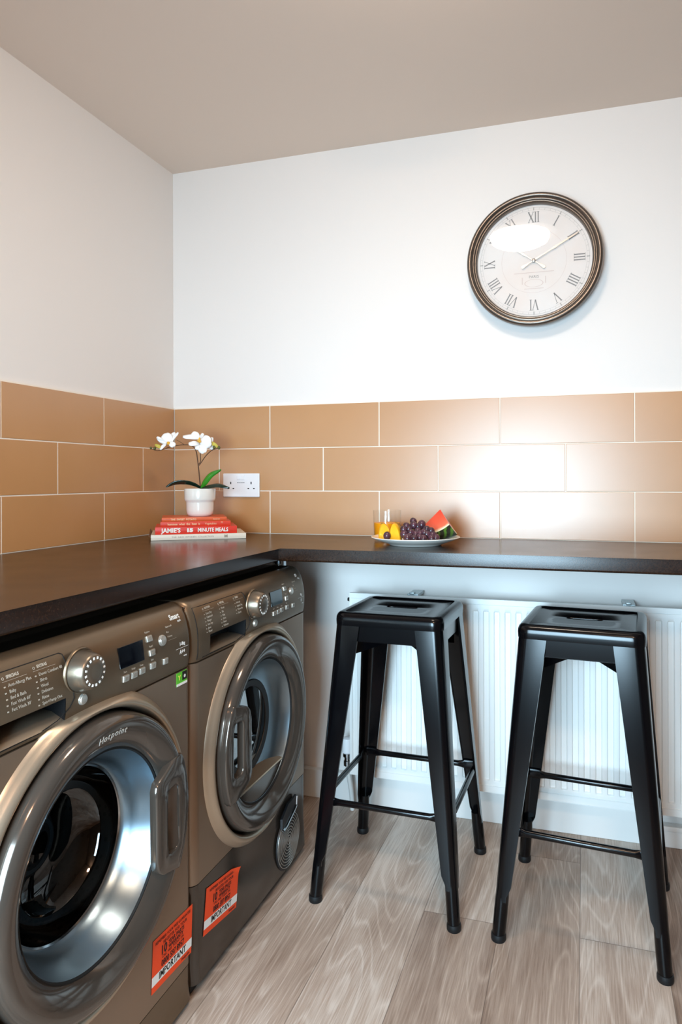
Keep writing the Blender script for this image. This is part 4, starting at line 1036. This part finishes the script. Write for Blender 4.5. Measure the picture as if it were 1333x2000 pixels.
# ------------------------------------------------------------------ plate, fruit, juice
PX, PY, PZ = 0.995, -0.268, 0.9165
bm = bmesh.new()
lathe(bm, [(0.0004, 0.0045), (0.068, 0.0045), (0.071, 0.0), (0.076, 0.0), (0.078, 0.003), (0.095, 0.0085), (0.115, 0.0155), (0.129, 0.0215), (0.1315, 0.0232), (0.1305, 0.0248), (0.126, 0.0240), (0.11, 0.0185), (0.092, 0.012), (0.08, 0.009), (0.0004, 0.0085)], 96)
o = bobj('plate', bm, M_ceramic, None, angle=60); o.location = (PX, PY, PZ); tag(o, 'round white plate holding fruit on the dark worktop', 'plate')
K2 = 1/659.0
ex = Vector((c_, s_, 0)); ey = Vector((-s_, c_, 0))
def fp(px, py, v=0.0):     # plate-local frame: right, away, up
    return Vector((PX, PY, PZ)) + ex*((px-814)*K2*(1+v*0.49)) + ey*v + Vector((0, 0, (1064-py)*K2*(1+v*0.49) - v*0.097*0.9))
# watermelon wedge
def melon():
    O = Vector((0, 0, 0)); R = 0.0915
    t = thing('watermelon_wedge', 'red watermelon wedge with striped green rind at the right side of the plate', 'watermelon', (0, 0, 0), YAW)
    apex = fp(865, 995.5, 0.064); t.location = apex
    a = Vector((-0.70, 0.02, -0.70)).normalized(); b = Vector((0.22, -0.88, -0.47)).normalized(); c = Vector((0.56, 0.05, -0.80)).normalized()
    n = 14
    def sl(p, q, f): return (p*(1-f)+q*f).normalized()
    def patch(bm, R_, mi=0):
        g = []
        for i in range(n+1):
            row = []
            for j in range(n+1-i):
                u, v = i/n, j/n; d = (a*(1-u-v)+b*u+c*v).normalized(); row.append(bm.verts.new(d*R_))
            g.append(row)
        for i in range(n):
            for j in range(n-i):
                bm.faces.new((g[i][j], g[i+1][j], g[i][j+1]))
                if j < n-i-1: bm.faces.new((g[i+1][j], g[i+1][j+1], g[i][j+1]))
        return g
    rind = bmesh.new(); patch(rind, R)
    for p, q in ((a, b), (b, c), (c, a)):
        grid_face(rind, [[sl(p, q, k/n)*r for k in range(n+1)] for r in (R, R*0.985, R*0.93)])
    rm = bpy.data.materials.new('melon_rind'); rm.use_nodes = True; nt = rm.node_tree; bs = nt.nodes['Principled BSDF']
    tc = nt.nodes.new('ShaderNodeTexCoord')
    ln = nt.nodes.new('ShaderNodeVectorMath'); ln.operation = 'LENGTH'; nt.links.new(tc.outputs['Object'], ln.inputs[0])
    wv = nt.nodes.new('ShaderNodeTexWave'); wv.inputs['Scale'].default_value = 17; wv.inputs['Distortion'].default_value = 5; wv.inputs['Detail'].default_value = 3; wv.bands_direction = 'X'
    nt.links.new(tc.outputs['Object'], wv.inputs['Vector'])
    rp = nt.nodes.new('ShaderNodeValToRGB'); rp.color_ramp.elements[0].position = 0.55; rp.color_ramp.elements[1].position = 0.85; rp.color_ramp.elements[0].color = lin('0E1A0C'); rp.color_ramp.elements[1].color = lin('4C7A1E')
    nt.links.new(wv.outputs['Fac'], rp.inputs['Fac'])
    st = nt.nodes.new('ShaderNodeMath'); st.operation = 'GREATER_THAN'; st.inputs[1].default_value = R*0.988; nt.links.new(ln.outputs['Value'], st.inputs[0])
    mx = nt.nodes.new('ShaderNodeMix'); mx.data_type = 'RGBA'; mx.inputs[6].default_value = lin('F2E6C2'); nt.links.new(st.outputs[0], mx.inputs['Factor']); nt.links.new(rp.outputs['Color'], mx.inputs[7]); nt.links.new(mx.outputs[2], bs.inputs['Base Color']); bs.inputs['Roughness'].default_value = 0.3
    bobj('rind', rind, rm, t, weld=True, angle=30)
    fl = bmesh.new(); r1 = R*0.93
    for p, q in ((a, b), (b, c), (c, a)):
        rows = [[sl(p, q, k/n)*r1*f for k in range(n+1)] for f in (0.02, 0.3, 0.6, 0.85, 1.0)]
        for row, f in zip(rows, (0, .3, .6, .85, 1.0)):
            for i, v in enumerate(row):
                if 0 < i < n and 0 < f < 1: row[i] = v + v.cross(Vector((0, 0, 1))).normalized()*0.0008*noise.noise(v*120)
        grid_face(fl, rows)
    fm = bpy.data.materials.new('melon_flesh'); fm.use_nodes = True; nt = fm.node_tree; bs = nt.nodes['Principled BSDF']
    tc = nt.nodes.new('ShaderNodeTexCoord'); ln = nt.nodes.new('ShaderNodeVectorMath'); ln.operation = 'LENGTH'; nt.links.new(tc.outputs['Object'], ln.inputs[0])
    nz = nt.nodes.new('ShaderNodeTexNoise'); nz.inputs['Scale'].default_value = 60; nt.links.new(tc.outputs['Object'], nz.inputs['Vector'])
    ad = nt.nodes.new('ShaderNodeMath'); ad.operation = 'MULTIPLY_ADD'; ad.inputs[1].default_value = 0.012; nt.links.new(nz.outputs['Fac'], ad.inputs[0]); nt.links.new(ln.outputs['Value'], ad.inputs[2])
    rp = nt.nodes.new('ShaderNodeValToRGB'); e = rp.color_ramp.elements; mr = nt.nodes.new('ShaderNodeMath'); mr.operation = 'DIVIDE'; mr.inputs[1].default_value = R; nt.links.new(ad.outputs[0], mr.inputs[0]); nt.links.new(mr.outputs[0], rp.inputs['Fac'])
    e[0].position = 0.0; e[0].color = lin('E2331C'); e[1].position = 0.985; e[1].color = lin('F2C8A0'); k = e.new(0.6); k.color = lin('EC5230'); k = e.new(0.90); k.color = lin('EE6A48')
    nt.links.new(rp.outputs['Color'], bs.inputs['Base Color']); bs.inputs['Roughness'].default_value = 0.3; bs.inputs['Subsurface Weight'].default_value = 0.1; bs.inputs['Subsurface Radius'].default_value = (0.01, 0.003, 0.002)
    bobj('flesh', fl, fm, t, weld=True, angle=30)
melon()
# grapes
def grapes():
    random.seed(4)
    t = thing('grape_bunch', 'bunch of dark purple grapes heaped in the middle of the plate', 'grapes', (PX, PY, PZ+0.009))
    gm = mat('grape_skin', '24161F', 0.3, vary=(60, '5A3340'), coat=0.3, coat_rough=0.15)
    gm.node_tree.nodes['Principled BSDF'].inputs['Subsurface Weight'].default_value = 0.08
    sp = [(630, 235), (630, 288), (742, 275), (530, 300), (488, 345), (585, 388), (680, 362), (648, 415), (712, 405), (800, 345), (808, 412), (862, 365), (620, 470), (528, 462), (748, 470), (862, 470), (925, 458), (700, 455), (490, 410), (560, 440), (770, 385), (880, 420), (560, 340), (690, 310)]
    rows = []
    for i, (x, y) in enumerate(sp):
        px = 720+x/7.016; py = 985+y/7.016
        v = -0.066 + 0.075*((1052-py)/40.0) + random.uniform(-0.006, 0.006)
        rows.append((px, py, v))
    for i in range(8):
        rows.append((random.uniform(790, 835), random.uniform(1030, 1046), random.uniform(0.0, 0.025)))
    base = bmesh.new(); bmesh.ops.create_uvsphere(base, u_segments=20, v_segments=14, radius=0.0112)
    for v in base.verts: v.co.z *= 1.12
    me = bpy.data.meshes.new('grape'); base.to_mesh(me); base.free(); me.materials.append(gm); me.polygons.foreach_set('use_smooth', [True]*len(me.polygons))
    pts = []
    for px, py, v in rows:
        w_ = fp(px, py, v); 
        zmin = PZ+0.0095+0.0125
        r = math.hypot(w_.x-PX, w_.y-PY)
        if r > 0.075: zmin += (r-0.075)*0.35
        if w_.z < zmin: w_.z = zmin
        o = bpy.data.objects.new('grape', me); C.objects.link(o); o.parent = t; o.location = w_ - Vector((PX, PY, PZ+0.009)); k = random.uniform(0.92, 1.08); o.scale = (k, k, k)
        o.rotation_euler = (random.uniform(-1, 1), random.uniform(-1, 1), 0); pts.append(o.location.copy())
    bm = bmesh.new(); c0 = sum(pts, Vector())/len(pts)
    for p in pts[::2]: tube(bm, [c0, (c0+p)/2+Vector((0, 0, 0.003)), p], 0.0011, 5)
    bobj('grape_stalk', bm, mat('stalk', '8A7A3A', 0.7), t)
    o = bpy.data.objects.new('loose_grape', me); C.objects.link(o); o.location = fp(757, 1050, -0.035); o.location.z = PZ+0.0295
    tag(o, 'single dark grape lying in front of the yellow mango slices', 'grape')
grapes()
# mango slices
def mango(name, label, loc, rot, W_, H_, T_):
    t = thing(name, label, 'mango slice', loc, rot, 'mango slices on the fruit plate')
    n, m_ = 18, 10; bm = bmesh.new(); rows = []
    for i in range(n+1):
        a = PI*i/n; rows.append([])
        for j in range(m_+1):
            b = -1 + 2*j/m_; cc = math.sqrt(max(0, 1-(0.9*b)**2))**0.8
            x = -math.cos(a)*W_/2*(0.75+0.25*cc); z = math.sin(a)**0.8*H_*(0.82+0.18*cc)*(1+0.12*math.cos(a)); y = b*T_/2*(0.35+0.65*math.sin(a*0.9+0.1))
            rows[-1].append((x, y, z))
    vs = grid_face(bm, rows)
    cap(bm, [vs[i][0] for i in range(n+1)]); cap(bm, [vs[i][m_] for i in range(n+1)][::-1])
    mm = mat('mango_flesh', 'F3AE14', 0.35, vary=(30, 'F7BE30'))
    mm.node_tree.nodes['Principled BSDF'].inputs['Subsurface Weight'].default_value = 0.15; mm.node_tree.nodes['Principled BSDF'].inputs['Subsurface Radius'].default_value = (0.01, 0.006, 0.002)
    bobj('flesh', bm, mm, t, angle=50)
    bm = bmesh.new(); arc = [(-math.cos(PI*i/24)*W_/2*0.99, 0.0, math.sin(PI*i/24)**0.8*H_*1.0*(1+0.12*math.cos(PI*i/24))) for i in range(8, 25)]
    tube(bm, [(x, T_*0.46*(0.4+0.6*math.sin(PI*(i+8)/24)), z) for i, (x, y, z) in enumerate(arc)], 0.0012, 6); bobj('skin_edge', bm, mat('mango_skin', '8A6A18', 0.5), t)
p = fp(753, 1050, -0.012); p.z = PZ+0.018
mango('mango_slice', 'yellow mango slice at the left edge of the plate, in front of the juice glass', p, YAW+0.15, 0.036, 0.046, 0.026)
p = fp(774, 1050, -0.030); p.z = PZ+0.014
mango('mango_slice', 'yellow mango slice leaning between the left slice and the grapes', p, YAW-0.35, 0.034, 0.052, 0.028)
# glass of juice
t = thing('juice_glass', 'clear tumbler of orange juice behind the left side of the plate', 'glass of juice', (0.868, -0.128, 0.9165))
gm = mat('clear_glass', 'FFFFFF', 0.0, trans=1.0, ior=1.45)
bm = bmesh.new()
outer = [(0.0004, 0.0), (0.040, 0.0), (0.0425, 0.003), (0.0435, 0.02), (0.0450, 0.060), (0.0455, 0.0935), (0.0450, 0.0945), (0.0440, 0.0940), (0.0432, 0.060), (0.0418, 0.020), (0.040, 0.0085), (0.0004, 0.0075)]
lathe(bm, outer, 64); bobj('tumbler', bm, glass_mat('tumbler_glass', (0.99, 0.995, 0.995), 1.4, 0.12, 0.8), t, angle=60)
bm = bmesh.new(); lathe(bm, [(0.0004, 0.0080), (0.0396, 0.0090), (0.0414, 0.020), (0.0426, 0.050), (0.0427, 0.0545), (0.0420, 0.0540), (0.0004, 0.0538)], 64)
jm = mat('orange_juice', 'F59A0C', 0.25); jm.node_tree.nodes['Principled BSDF'].inputs['Subsurface Weight'].default_value = 0.3; jm.node_tree.nodes['Principled BSDF'].inputs['Subsurface Radius'].default_value = (0.02, 0.01, 0.003)
bobj('juice', bm, jm, t)
